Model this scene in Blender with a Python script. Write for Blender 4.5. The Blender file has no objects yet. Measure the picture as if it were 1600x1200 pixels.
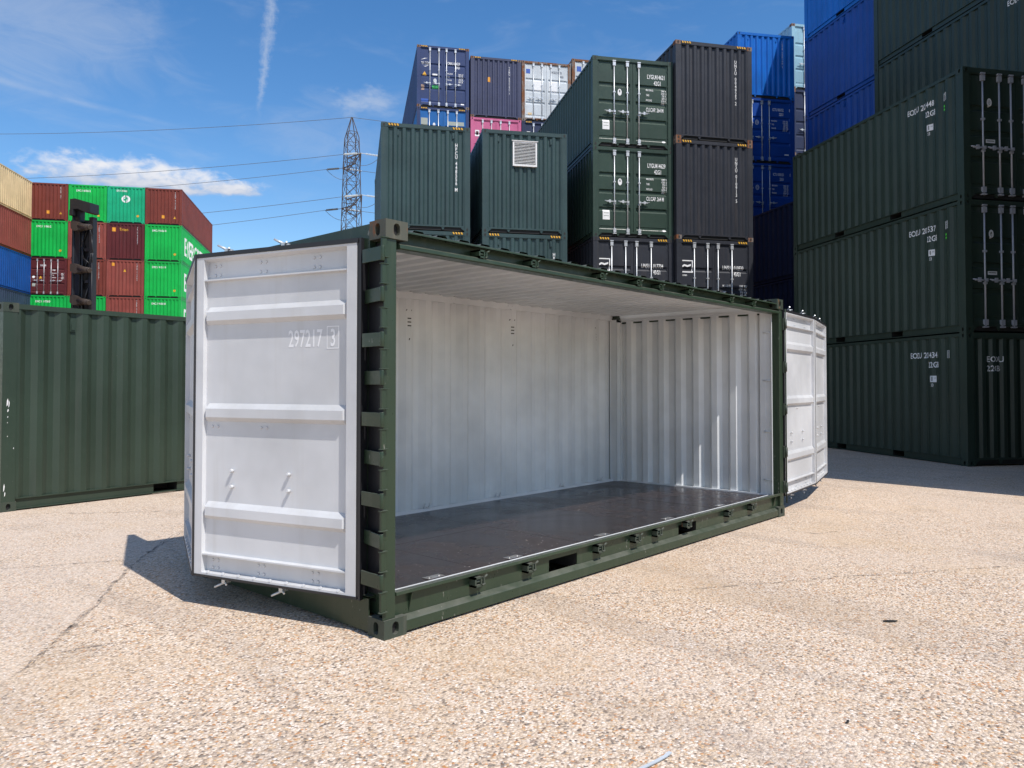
import bpy, bmesh, math, random
from math import sin, cos, pi, radians, atan2, sqrt, hypot
random.seed(7)
scene = bpy.context.scene
COL = scene.collection

# ------------------------------------------------------------------ camera, sky, sun, exposure
YAW, PITCH = 48.071, 1.369
cd = bpy.data.cameras.new('camera'); cam = bpy.data.objects.new('camera', cd); COL.objects.link(cam)
cam.location = (-2.9773, -3.722, 1.556)
cam.rotation_euler = (radians(90 + PITCH), 0, radians(-YAW))
cd.sensor_width = 36; cd.lens = 1195.71 / 1600 * 36
cd.shift_y = -25.87 / 1600
cd.clip_start = 0.05; cd.clip_end = 3000
scene.camera = cam

SUN = (-0.07, -0.66, 1.0)                       # towards the sun
SUN_EL = math.atan2(1.0, hypot(SUN[0], SUN[1])); SUN_AZ = math.atan2(SUN[0], SUN[1])
ld = bpy.data.lights.new('sun', 'SUN'); ld.energy = 4.3; ld.angle = radians(0.53); ld.color = (1.0, 0.955, 0.895)
lo = bpy.data.objects.new('sun', ld); COL.objects.link(lo)
lo.rotation_euler = (pi/2 - SUN_EL, 0, pi - SUN_AZ)

world = bpy.data.worlds.new('World'); scene.world = world; world.use_nodes = True
wt = world.node_tree; wn = wt.nodes; wl = wt.links; wn.clear()
def N(nodes, typ, **kw):
    n = nodes.new(typ)
    for k, v in kw.items(): setattr(n, k, v)
    return n
def setin(links, sock, v):
    if hasattr(v, 'is_output'): links.new(v, sock)
    else: sock.default_value = v
def M(nodes, links, op, a, b=0.0, c=0.0, clamp=False):
    n = N(nodes, 'ShaderNodeMath', operation=op, use_clamp=clamp)
    for i, v in enumerate((a, b, c)): setin(links, n.inputs[i], v)
    return n.outputs[0]
def build_sky():
    nd, lk = wn, wl
    m = lambda op, a, b=0.0, c=0.0, clamp=False: M(nd, lk, op, a, b, c, clamp)
    sky = N(nd, 'ShaderNodeTexSky', sky_type='NISHITA', sun_disc=False, sun_elevation=SUN_EL, sun_rotation=SUN_AZ,
            altitude=0.0, air_density=1.0, dust_density=0.05, ozone_density=1.3)
    hs = N(nd, 'ShaderNodeHueSaturation'); hs.inputs['Saturation'].default_value = 1.32; hs.inputs['Value'].default_value = 1.0; hs.inputs['Hue'].default_value = 0.503
    lk.new(sky.outputs[0], hs.inputs['Color'])
    tc = N(nd, 'ShaderNodeTexCoord'); sp = N(nd, 'ShaderNodeSeparateXYZ'); lk.new(tc.outputs['Generated'], sp.inputs[0])
    x, y, z = sp.outputs
    az = m('MULTIPLY', m('ARCTAN2', x, y), 57.29578)
    el = m('MULTIPLY', m('ARCSINE', z), 57.29578)
    def noise(sx, sy, detail, rough, ox=0.0, dist=0.0):
        cb = N(nd, 'ShaderNodeCombineXYZ')
        lk.new(m('MULTIPLY_ADD', az, sx, ox), cb.inputs[0]); lk.new(m('MULTIPLY', el, sy), cb.inputs[1])
        n = N(nd, 'ShaderNodeTexNoise'); n.inputs['Scale'].default_value = 1.0
        n.inputs['Detail'].default_value = detail; n.inputs['Roughness'].default_value = rough; n.inputs['Distortion'].default_value = dist
        lk.new(cb.outputs[0], n.inputs['Vector']); return n.outputs['Fac']
    def smooth(v, a, b):
        n = N(nd, 'ShaderNodeMapRange', interpolation_type='SMOOTHSTEP'); lk.new(v, n.inputs[0])
        n.inputs[1].default_value = a; n.inputs[2].default_value = b; return n.outputs[0]
    def blob(a0, e0, ra, re, flat=None):
        da = m('DIVIDE', m('SUBTRACT', az, a0), ra); de = m('DIVIDE', m('SUBTRACT', el, e0), re)
        if flat: de = m('MULTIPLY', de, m('MULTIPLY_ADD', m('LESS_THAN', de, 0.0), flat, 1.0))
        return m('SUBTRACT', 1.0, m('ADD', m('MULTIPLY', da, da), m('MULTIPLY', de, de)))
    col = hs.outputs[0]
    def lay(col, fac, c):
        mx = N(nd, 'ShaderNodeMix', data_type='RGBA'); lk.new(fac, mx.inputs[0]); lk.new(col, mx.inputs[6])
        setin(lk, mx.inputs[7], c); return mx.outputs[2]
    # thin high veil, everywhere, a little denser to the upper left of the view
    veil = noise(0.11, 0.33, 5, 0.6, 3.0, 0.6)
    v1 = m('MULTIPLY', smooth(veil, 0.50, 0.85), 0.20)
    v2 = m('MULTIPLY', smooth(m('ADD', blob(13.5, 22.5, 11, 6), m('MULTIPLY', m('SUBTRACT', noise(0.2, 0.45, 6, 0.62, 9.0, 0.8), 0.5), 2.2)), -0.3, 1.5), 0.36)
    v3 = m('MULTIPLY', smooth(m('ADD', blob(33.5, 17.6, 6, 2.2), m('MULTIPLY', m('SUBTRACT', noise(0.3, 0.6, 6, 0.62, 19.0, 0.8), 0.5), 2.0)), -0.1, 1.5), 0.22)
    col = lay(col, m('MAXIMUM', v1, m('MAXIMUM', v2, v3)), CLOUD_THIN)
    # low streak
    st = m('SUBTRACT', el, m('MULTIPLY_ADD', az, -0.11, 20.0))
    st = m('MULTIPLY', smooth(m('ABSOLUTE', st), 0.32, 0.0), smooth(noise(0.3, 1.0, 4, 0.6, 2.0), 0.25, 0.75))
    st = m('MULTIPLY', st, m('MULTIPLY', smooth(az, 27.5, 18.0), 0.26))
    col = lay(col, st, CLOUD_THIN)
    # contrail: a ragged near-vertical trail
    cx = m('ADD', m('MULTIPLY_ADD', m('SUBTRACT', el, 19.0), 0.115, 29.65), m('MULTIPLY', m('SUBTRACT', noise(0.0, 0.9, 5, 0.7, 1.0), 0.5), 0.9))
    d = m('ABSOLUTE', m('SUBTRACT', az, cx))
    wdt = m('MULTIPLY_ADD', smooth(el, 18.5, 25.0), 0.34, 0.24)
    tr = m('SUBTRACT', 1.0, m('DIVIDE', d, wdt))
    tr = smooth(m('ADD', tr, m('MULTIPLY', m('SUBTRACT', noise(2.4, 1.8, 6, 0.72, 5.0), 0.5), 2.0)), -0.1, 1.25)
    tr = m('MULTIPLY', tr, m('MULTIPLY', smooth(el, 18.2, 21.0), 0.42))
    col = lay(col, m('MULTIPLY', tr, smooth(el, 60.0, 30.0)), CLOUD_THIN)
    # cumulus banks
    nz = m('SUBTRACT', noise(0.62, 1.15, 9, 0.58, 0.0, 0.25), 0.5)
    big = m('MAXIMUM', blob(21.8, 13.45, 7.2, 1.75, 1.7), blob(27.6, 13.55, 3.2, 0.85, 1.0))
    big = smooth(m('ADD', big, m('MULTIPLY', nz, 2.9)), -0.15, 1.15)
    sm = smooth(m('ADD', blob(37.0, 20.2, 2.5, 1.35), m('MULTIPLY', nz, 3.6)), 0.0, 1.5)
    shade = N(nd, 'ShaderNodeMix', data_type='RGBA'); lk.new(smooth(m('ADD', el, m('MULTIPLY', nz, 2.5)), 12.7, 14.6), shade.inputs[0])
    shade.inputs[6].default_value = CLOUD_LOW; shade.inputs[7].default_value = CLOUD_TOP
    col = lay(col, m('MULTIPLY', big, 0.93), shade.outputs[2])
    col = lay(col, m('MULTIPLY', sm, 0.42), CLOUD_THIN)
    # scattered cumulus added over the unseen rest of the sky to whiten the shade
    far = smooth(m('ADD', noise(0.06, 0.16, 8, 0.55, 31.0, 0.2), m('MULTIPLY', smooth(m('ABSOLUTE', m('SUBTRACT', az, 34.0)), 80.0, 42.0), -0.4)), 0.47, 0.60)
    far = m('MULTIPLY', far, smooth(el, 2.0, 10.0))
    col = lay(col, m('MULTIPLY', far, 0.85), CLOUD_TOP)
    bg = N(nd, 'ShaderNodeBackground'); bg.inputs['Strength'].default_value = SKY_STRENGTH
    lk.new(col, bg.inputs['Color'])
    out = N(nd, 'ShaderNodeOutputWorld'); lk.new(bg.outputs[0], out.inputs['Surface'])
SKY_STRENGTH = 0.15
CLOUD_TOP = (5.5, 5.5, 5.7, 1); CLOUD_LOW = (3.2, 3.5, 4.2, 1); CLOUD_THIN = (3.8, 4.2, 4.9, 1)
build_sky()
vs = scene.view_settings
vs.view_transform = 'Standard'; vs.look = 'None'; vs.exposure = 0.10; vs.gamma = 1.0; vs.use_curve_mapping = False
scene.render.engine = 'CYCLES'
scene.cycles.max_bounces = 8; scene.cycles.diffuse_bounces = 5; scene.cycles.glossy_bounces = 3

# ------------------------------------------------------------------ materials
MATS = {}
def new_mat(name):
    m = bpy.data.materials.new(name); m.use_nodes = True
    nt = m.node_tree; nt.nodes.clear()
    out = N(nt.nodes, 'ShaderNodeOutputMaterial'); b = N(nt.nodes, 'ShaderNodeBsdfPrincipled')
    nt.links.new(b.outputs[0], out.inputs[0]); MATS[name] = m
    return m, nt.nodes, nt.links, b
def mixc(nd, lk, fac, a, b, blend='MIX'):
    mx = N(nd, 'ShaderNodeMix', data_type='RGBA', blend_type=blend)
    setin(lk, mx.inputs[0], fac); setin(lk, mx.inputs[6], a); setin(lk, mx.inputs[7], b); return mx.outputs[2]
def c4(c): return (c[0], c[1], c[2], 1.0)
def tex(nd, lk, vec, scale, detail=4, rough=0.55, dist=0.0):
    n = N(nd, 'ShaderNodeTexNoise'); n.inputs['Scale'].default_value = scale; n.inputs['Detail'].default_value = detail
    n.inputs['Roughness'].default_value = rough; n.inputs['Distortion'].default_value = dist; lk.new(vec, n.inputs['Vector']); return n.outputs['Fac']
def ramp(nd, lk, fac, a, b, c0=0.0, c1=1.0):
    n = N(nd, 'ShaderNodeMapRange', interpolation_type='SMOOTHSTEP'); lk.new(fac, n.inputs[0])
    n.inputs[1].default_value = a; n.inputs[2].default_value = b; n.inputs[3].default_value = c0; n.inputs[4].default_value = c1
    return n.outputs[0]
def scaled(nd, lk, vec, s):
    n = N(nd, 'ShaderNodeVectorMath', operation='MULTIPLY'); lk.new(vec, n.inputs[0]); n.inputs[1].default_value = s; return n.outputs[0]
def paint(name, col, rough=0.42, dirt=0.25, rust=0.0, dirt_col=None, bump=0.25, spec=0.38, dust=0.0, chips=0.0):
    """weathered steel paint: tone drift, rain streaks, scuffs, optional rust"""
    m, nd, lk, b = new_mat(name)
    g = N(nd, 'ShaderNodeNewGeometry').outputs['Position']
    big = tex(nd, lk, g, 0.9, 4, 0.6); fine = tex(nd, lk, g, 26.0, 5, 0.7)
    streak = tex(nd, lk, scaled(nd, lk, g, (9.0, 9.0, 0.55)), 1.0, 5, 0.65)
    c = mixc(nd, lk, ramp(nd, lk, big, 0.3, 0.7), c4([v * 0.86 for v in col]), c4([min(v * 1.10, 0.9) for v in col]))
    dc = dirt_col or [v * 0.45 + 0.045 for v in col]
    c = mixc(nd, lk, ramp(nd, lk, streak, 0.50, 0.78, 0.0, dirt), c, c4(dc))
    sc = M(nd, lk, 'MULTIPLY', ramp(nd, lk, fine, 0.66, 0.74), ramp(nd, lk, big, 0.40, 0.62, 0.0, 0.5))
    c = mixc(nd, lk, sc, c, c4([min(v * 0.6 + 0.16, 0.8) for v in col]))
    if chips:
        cn = tex(nd, lk, scaled(nd, lk, g, (1.0, 1.0, 0.35)), 38.0, 3, 0.6); cf = M(nd, lk, 'MULTIPLY', ramp(nd, lk, cn, 0.66, 0.70), ramp(nd, lk, tex(nd, lk, g, 3.1, 4, 0.6), 0.50, 0.66, 0.0, chips))
        c = mixc(nd, lk, cf, c, c4((0.30, 0.29, 0.26)))
    if dust:
        nz = N(nd, 'ShaderNodeSeparateXYZ'); lk.new(N(nd, 'ShaderNodeNewGeometry').outputs['True Normal'], nz.inputs[0])
        df = M(nd, lk, 'MULTIPLY', ramp(nd, lk, nz.outputs[2], 0.25, 0.7), ramp(nd, lk, tex(nd, lk, g, 5.0, 5, 0.65), 0.25, 0.7, 0.25 * dust, dust))
        c = mixc(nd, lk, df, c, c4((0.24, 0.225, 0.195)))
    rg = ramp(nd, lk, fine, 0.3, 0.8, rough - 0.06, rough + 0.12)
    if rust > 0:
        rn = tex(nd, lk, scaled(nd, lk, g, (5.0, 5.0, 2.2)), 1.0, 8, 0.72, 0.4)
        rf = ramp(nd, lk, rn, 0.70 - rust * 0.28, 0.76 - rust * 0.22)
        rc = mixc(nd, lk, fine, c4((0.10, 0.035, 0.014)), c4((0.27, 0.11, 0.045)))
        c = mixc(nd, lk, rf, c, rc)
        rg = M(nd, lk, 'MAXIMUM', rg, M(nd, lk, 'MULTIPLY', rf, 0.85))
    lk.new(c, b.inputs['Base Color']); lk.new(rg, b.inputs['Roughness'])
    b.inputs['Specular IOR Level'].default_value = spec
    if bump:
        bm_ = N(nd, 'ShaderNodeBump'); bm_.inputs['Strength'].default_value = bump; bm_.inputs['Distance'].default_value = 0.02
        h = M(nd, lk, 'ADD', tex(nd, lk, g, 2.6, 2, 0.5), M(nd, lk, 'MULTIPLY', fine, 0.05))
        lk.new(h, bm_.inputs['Height']); lk.new(bm_.outputs[0], b.inputs['Normal'])
    return m
def plain(name, col, rough=0.5, metal=0.0, var=0.15):
    m, nd, lk, b = new_mat(name)
    g = N(nd, 'ShaderNodeNewGeometry').outputs['Position']
    n = tex(nd, lk, g, 14.0, 5, 0.65)
    lk.new(mixc(nd, lk, n, c4([v * (1 - var) for v in col]), c4([min(1, v * (1 + var)) for v in col])), b.inputs['Base Color'])
    b.inputs['Roughness'].default_value = rough; b.inputs['Metallic'].default_value = metal
    return m
P = {
 'green':   paint('dark_green_paint', (0.033, 0.052, 0.037), 0.38, 0.35, 0.0, (0.055, 0.06, 0.05)),
 'green_a': paint('black_green_paint', (0.024, 0.041, 0.030), 0.42, 0.40, 0.0, (0.05, 0.052, 0.042)),
 'green_d': paint('bottle_green_paint', (0.028, 0.054, 0.040), 0.42, 0.35, 0.0, (0.06, 0.075, 0.065)),
 'green_e': paint('grey_green_paint', (0.031, 0.060, 0.062), 0.42, 0.30, 0.0, (0.06, 0.075, 0.07)),
 'black':   paint('charcoal_paint', (0.027, 0.030, 0.040), 0.45, 0.45, 0.0, (0.07, 0.06, 0.058)),
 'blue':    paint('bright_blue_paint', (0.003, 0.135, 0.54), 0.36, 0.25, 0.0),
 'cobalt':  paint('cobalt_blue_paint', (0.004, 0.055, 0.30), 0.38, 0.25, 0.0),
 'navy':    paint('navy_paint', (0.016, 0.026, 0.075), 0.45, 0.40, 0.0),
 'slate':   paint('slate_blue_paint', (0.045, 0.052, 0.105), 0.50, 0.45, 0.12),
 'cma':     paint('deep_blue_paint', (0.022, 0.042, 0.130), 0.48, 0.40, 0.08),
 'sky':     paint('mid_blue_paint', (0.006, 0.12, 0.38), 0.45, 0.40, 0.05),
 'pink':    paint('pink_paint', (0.58, 0.13, 0.27), 0.50, 0.40, 0.05),
 'white':   paint('pale_grey_paint', (0.56, 0.60, 0.63), 0.50, 0.45, 0.22, (0.36, 0.33, 0.28)),
 'rusty':   paint('rusty_rail_paint', (0.20, 0.17, 0.15), 0.70, 0.5, 1.0),
 'oxide':   paint('brown_red_paint', (0.17, 0.034, 0.022), 0.52, 0.35, 0.05),
 'maroon':  paint('maroon_paint', (0.095, 0.014, 0.016), 0.50, 0.35, 0.03),
 'red':     paint('faded_red_paint', (0.24, 0.055, 0.042), 0.60, 0.45, 0.06, (0.28, 0.13, 0.10)),
 'ever':    paint('bright_green_paint', (0.002, 0.40, 0.062), 0.45, 0.25, 0.03, (0.02, 0.28, 0.06)),
 'teal':    paint('teal_green_paint', (0.004, 0.36, 0.17), 0.48, 0.30, 0.03, (0.03, 0.26, 0.14)),
 'tan':     paint('tan_paint', (0.70, 0.52, 0.29), 0.55, 0.35, 0.04, (0.42, 0.31, 0.18)),
 'royal':   paint('royal_blue_paint', (0.003, 0.07, 0.29), 0.48, 0.30, 0.03),
 'steelb':  paint('grey_blue_paint', (0.030, 0.050, 0.095), 0.5, 0.4, 0.04),
 'aqua':    paint('grey_teal_paint', (0.26, 0.46, 0.58), 0.5, 0.45, 0.15),
 'casting': paint('worn_casting_paint', (0.075, 0.078, 0.060), 0.62, 0.7, 0.54, (0.30, 0.25, 0.18), 0.5),
 'cast_g':  paint('green_casting_paint', (0.042, 0.056, 0.042), 0.52, 0.6, 0.30, (0.12, 0.115, 0.09), 0.4, 0.38, 0.5, 0.9),
 'green_m': paint('main_green_paint', (0.027, 0.046, 0.027), 0.33, 0.40, 0.0, (0.075, 0.085, 0.06), 0.3, 0.36, 0.40, 0.9),
 'lining':  paint('white_lining_paint', (0.715, 0.735, 0.75), 0.42, 0.10, 0.0, (0.52, 0.51, 0.49), 0.3),
 'door_w':  paint('door_white_paint', (0.585, 0.59, 0.605), 0.42, 0.30, 0.0, (0.47, 0.45, 0.42), 0.4, 0.38, 0.25),
}
P['mark'] = plain('white_marking', (0.78, 0.78, 0.78), 0.55)
P['yellow'] = plain('yellow_marking', (0.70, 0.38, 0.03), 0.5)
P['orange'] = plain('orange_sticker', (0.75, 0.33, 0.03), 0.5)
P['greensticker'] = plain('green_sticker', (0.05, 0.42, 0.12), 0.5)
P['bluesticker'] = plain('blue_sticker', (0.03, 0.10, 0.42), 0.5)
P['brownsticker'] = plain('brown_sticker', (0.32, 0.22, 0.17), 0.6)
P['greysticker'] = plain('grey_sticker', (0.34, 0.37, 0.33), 0.6)
P['lime'] = plain('lime_sticker', (0.10, 0.75, 0.05), 0.5)
P['ink'] = plain('black_ink', (0.02, 0.02, 0.02), 0.5)
P['galv'] = plain('galvanised_steel', (0.62, 0.64, 0.66), 0.42, 0.55)
P['galv_old'] = plain('dull_galvanised_steel', (0.48, 0.49, 0.54), 0.50, 0.4)
P['steel'] = plain('bare_steel', (0.62, 0.60, 0.58), 0.30, 0.9)
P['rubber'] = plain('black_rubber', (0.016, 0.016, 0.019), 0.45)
P['dark'] = plain('shadow_steel', (0.012, 0.012, 0.012), 0.7)
P['blackm'] = paint('machine_black', (0.016, 0.016, 0.019), 0.35, 0.3, 0.0, (0.04, 0.038, 0.035))
P['brownarm'] = paint('worn_black_arm', (0.05, 0.036, 0.028), 0.5, 0.5, 0.1)
P['lattice'] = plain('weathered_lattice_steel', (0.085, 0.07, 0.068), 0.7, 0.2, 0.3)
P['wire'] = plain('aluminium_wire', (0.10, 0.11, 0.12), 0.6)
P['insul'] = plain('glass_insulator', (0.55, 0.60, 0.62), 0.3)
P['ghost'] = plain('pale_door_number', (0.78, 0.78, 0.79), 0.5, 0.0, 0.04)

def floor_mat():
    m, nd, lk, b = new_mat('phenolic_plywood')
    g = N(nd, 'ShaderNodeNewGeometry').outputs['Position']
    big = tex(nd, lk, g, 1.6, 5, 0.6, 0.3); fine = tex(nd, lk, scaled(nd, lk, g, (6, 60, 1)), 1.0, 4, 0.6)
    c = mixc(nd, lk, ramp(nd, lk, big, 0.3, 0.75), c4((0.017, 0.011, 0.011)), c4((0.036, 0.024, 0.023)))
    c = mixc(nd, lk, ramp(nd, lk, fine, 0.55, 0.8, 0, 0.5), c, c4((0.062, 0.046, 0.044)))
    vo = N(nd, 'ShaderNodeTexVoronoi', voronoi_dimensions='2D'); vo.inputs['Scale'].default_value = 9.0; vo.inputs['Randomness'].default_value = 1.0; lk.new(g, vo.inputs['Vector'])
    sp = ramp(nd, lk, vo.outputs['Distance'], 0.075, 0.03)
    sp = M(nd, lk, 'MULTIPLY', sp, ramp(nd, lk, big, 0.5, 0.6))
    c = mixc(nd, lk, sp, c, c4((0.55, 0.52, 0.48)))
    lk.new(c, b.inputs['Base Color']); lk.new(ramp(nd, lk, big, 0.3, 0.8, 0.20, 0.40), b.inputs['Roughness'])
    return m
P['ply'] = floor_mat()
def ground_mat():
    m, nd, lk, b = new_mat('exposed_aggregate_concrete')
    g = N(nd, 'ShaderNodeNewGeometry').outputs['Position']
    wob = N(nd, 'ShaderNodeVectorMath', operation='ADD'); wn_ = N(nd, 'ShaderNodeTexNoise'); wn_.inputs['Scale'].default_value = 60; lk.new(g, wn_.inputs['Vector'])
    sc_ = N(nd, 'ShaderNodeVectorMath', operation='SCALE'); lk.new(wn_.outputs['Color'], sc_.inputs[0]); sc_.inputs['Scale'].default_value = 0.008
    lk.new(g, wob.inputs[0]); lk.new(sc_.outputs[0], wob.inputs[1]); gv = wob.outputs[0]
    def vor(scale, feat='F1'):
        v = N(nd, 'ShaderNodeTexVoronoi', feature=feat, voronoi_dimensions='2D'); v.inputs['Scale'].default_value = scale; lk.new(gv, v.inputs['Vector']); return v
    v1 = vor(70.0); v2 = vor(120.0)
    def pick(v):
        s = N(nd, 'ShaderNodeSeparateColor'); lk.new(v.outputs['Color'], s.inputs[0])
        r = N(nd, 'ShaderNodeValToRGB'); cr = r.color_ramp; cr.interpolation = 'CONSTANT'
        stops = [(0.0, (0.67, 0.58, 0.48)), (0.18, (0.56, 0.465, 0.365)), (0.34, (0.76, 0.685, 0.60)), (0.50, (0.60, 0.50, 0.39)), (0.62, (0.44, 0.355, 0.275)),
                 (0.71, (0.56, 0.40, 0.245)), (0.77, (0.25, 0.19, 0.15)), (0.855, (0.46, 0.22, 0.09)), (0.90, (0.88, 0.84, 0.79)), (0.925, (0.085, 0.075, 0.07))]
        while len(cr.elements) < len(stops): cr.elements.new(0.5)
        for e, (p_, c_) in zip(cr.elements, stops): e.position = p_; e.color = c4(c_)
        lk.new(s.outputs[0], r.inputs[0]); return r.outputs[0]
    c = mixc(nd, lk, 0.24, pick(v1), pick(v2))
    # cement matrix between stones
    gap = ramp(nd, lk, v1.outputs['Distance'], 0.36, 0.66)
    c = mixc(nd, lk, M(nd, lk, 'MULTIPLY', gap, 0.62), c, c4((0.33, 0.275, 0.225)))
    big = tex(nd, lk, g, 0.32, 5, 0.6, 0.4); mid = tex(nd, lk, g, 1.7, 5, 0.62)
    # worn, dusty patches where the cement paste is polished pale
    worn = M(nd, lk, 'MULTIPLY', ramp(nd, lk, big, 0.50, 0.66), ramp(nd, lk, mid, 0.30, 0.62, 0.25, 0.85))
    c = mixc(nd, lk, M(nd, lk, 'MULTIPLY', worn, 0.26), c, c4((0.62, 0.55, 0.485)))
    rusty = M(nd, lk, 'MULTIPLY', ramp(nd, lk, tex(nd, lk, g, 0.55, 4, 0.6), 0.50, 0.68), 0.34)
    c = mixc(nd, lk, rusty, c, c4((0.52, 0.40, 0.27)))
    dark = M(nd, lk, 'MULTIPLY', ramp(nd, lk, tex(nd, lk, g, 1.1, 6, 0.7, 0.6), 0.60, 0.74), 0.28)
    c = mixc(nd, lk, dark, c, c4((0.27, 0.235, 0.205)))
    # two pours of concrete meeting along a joint: the left one is paler and more worn; a faint line marks another on the right
    def beside(px, py, nx, ny, w):
        d = N(nd, 'ShaderNodeVectorMath', operation='DOT_PRODUCT'); s_ = N(nd, 'ShaderNodeVectorMath', operation='SUBTRACT'); lk.new(g, s_.inputs[0]); s_.inputs[1].default_value = (px, py, 0)
        lk.new(s_.outputs[0], d.inputs[0]); d.inputs[1].default_value = (nx, ny, 0)
        return ramp(nd, lk, M(nd, lk, 'ADD', d.outputs['Value'], M(nd, lk, 'MULTIPLY', M(nd, lk, 'SUBTRACT', mid, 0.5), w)), -0.02, 0.02 + w * 0.3)
    left = M(nd, lk, 'MULTIPLY', beside(-1.06, 1.895, -0.80, 0.60, 0.05), ramp(nd, lk, mid, 0.30, 0.65, 0.08, 0.30))
    c = mixc(nd, lk, left, c, c4((0.62, 0.565, 0.51)))
    right = M(nd, lk, 'MULTIPLY', beside(4.40, -2.19, 0.58, 0.81, 0.25), ramp(nd, lk, mid, 0.35, 0.65, 0.08, 0.28))
    c = mixc(nd, lk, right, c, c4((0.53, 0.45, 0.38)))
    # tyre tracks and drips of oil
    tr = scaled(nd, lk, g, (0.75, 0.13, 1.0)); trn = tex(nd, lk, tr, 1.6, 3, 0.5, 0.5)
    c = mixc(nd, lk, M(nd, lk, 'MULTIPLY', ramp(nd, lk, trn, 0.56, 0.66), 0.20), c, c4((0.24, 0.21, 0.19)))
    vo = N(nd, 'ShaderNodeTexVoronoi', voronoi_dimensions='2D'); vo.inputs['Scale'].default_value = 0.42; lk.new(g, vo.inputs['Vector'])
    spot = ramp(nd, lk, M(nd, lk, 'ADD', vo.outputs['Distance'], M(nd, lk, 'MULTIPLY', tex(nd, lk, g, 5.0, 4, 0.65), 0.16)), 0.20, 0.11)
    c = mixc(nd, lk, M(nd, lk, 'MULTIPLY', spot, 0.13), c, c4((0.17, 0.145, 0.125)))
    # far yard: plain dull asphalt-stained concrete behind the stacks
    sep = N(nd, 'ShaderNodeSeparateXYZ'); lk.new(g, sep.inputs[0])
    hs = N(nd, 'ShaderNodeHueSaturation'); hs.inputs['Value'].default_value = GROUND_VALUE; hs.inputs['Saturation'].default_value = 1.10; lk.new(c, hs.inputs['Color'])
    lk.new(mixc(nd, lk, 1.0, hs.outputs[0], c4((1.0, 0.950, 0.912)), 'MULTIPLY'), b.inputs['Base Color'])
    b.inputs['Roughness'].default_value = 0.88; b.inputs['Specular IOR Level'].default_value = 0.25
    bm_ = N(nd, 'ShaderNodeBump'); bm_.inputs['Strength'].default_value = 0.75; bm_.inputs['Distance'].default_value = 0.005
    h = M(nd, lk, 'SUBTRACT', M(nd, lk, 'MULTIPLY', mid, 2.0), M(nd, lk, 'ADD', v1.outputs['Distance'], M(nd, lk, 'MULTIPLY', v2.outputs['Distance'], 0.5)))
    lk.new(h, bm_.inputs['Height']); lk.new(bm_.outputs[0], b.inputs['Normal'])
    return m
GROUND_VALUE = 1.13
P['ground'] = ground_mat()
def crack_mat():
    m, nd, lk, b = new_mat('crack_dirt')
    g = N(nd, 'ShaderNodeNewGeometry').outputs['Position']
    n = tex(nd, lk, g, 70.0, 4, 0.7); n2 = tex(nd, lk, g, 9.0, 6, 0.75)
    lk.new(mixc(nd, lk, ramp(nd, lk, n, 0.35, 0.7), c4((0.13, 0.105, 0.09)), c4((0.36, 0.30, 0.25))), b.inputs['Base Color'])
    b.inputs['Roughness'].default_value = 0.95
    lk.new(ramp(nd, lk, M(nd, lk, 'ADD', n2, M(nd, lk, 'MULTIPLY', M(nd, lk, 'SUBTRACT', n, 0.5), 0.9)), 0.42, 0.66, 0.0, 0.85), b.inputs['Alpha'])
    return m
P['crack'] = crack_mat()

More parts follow.
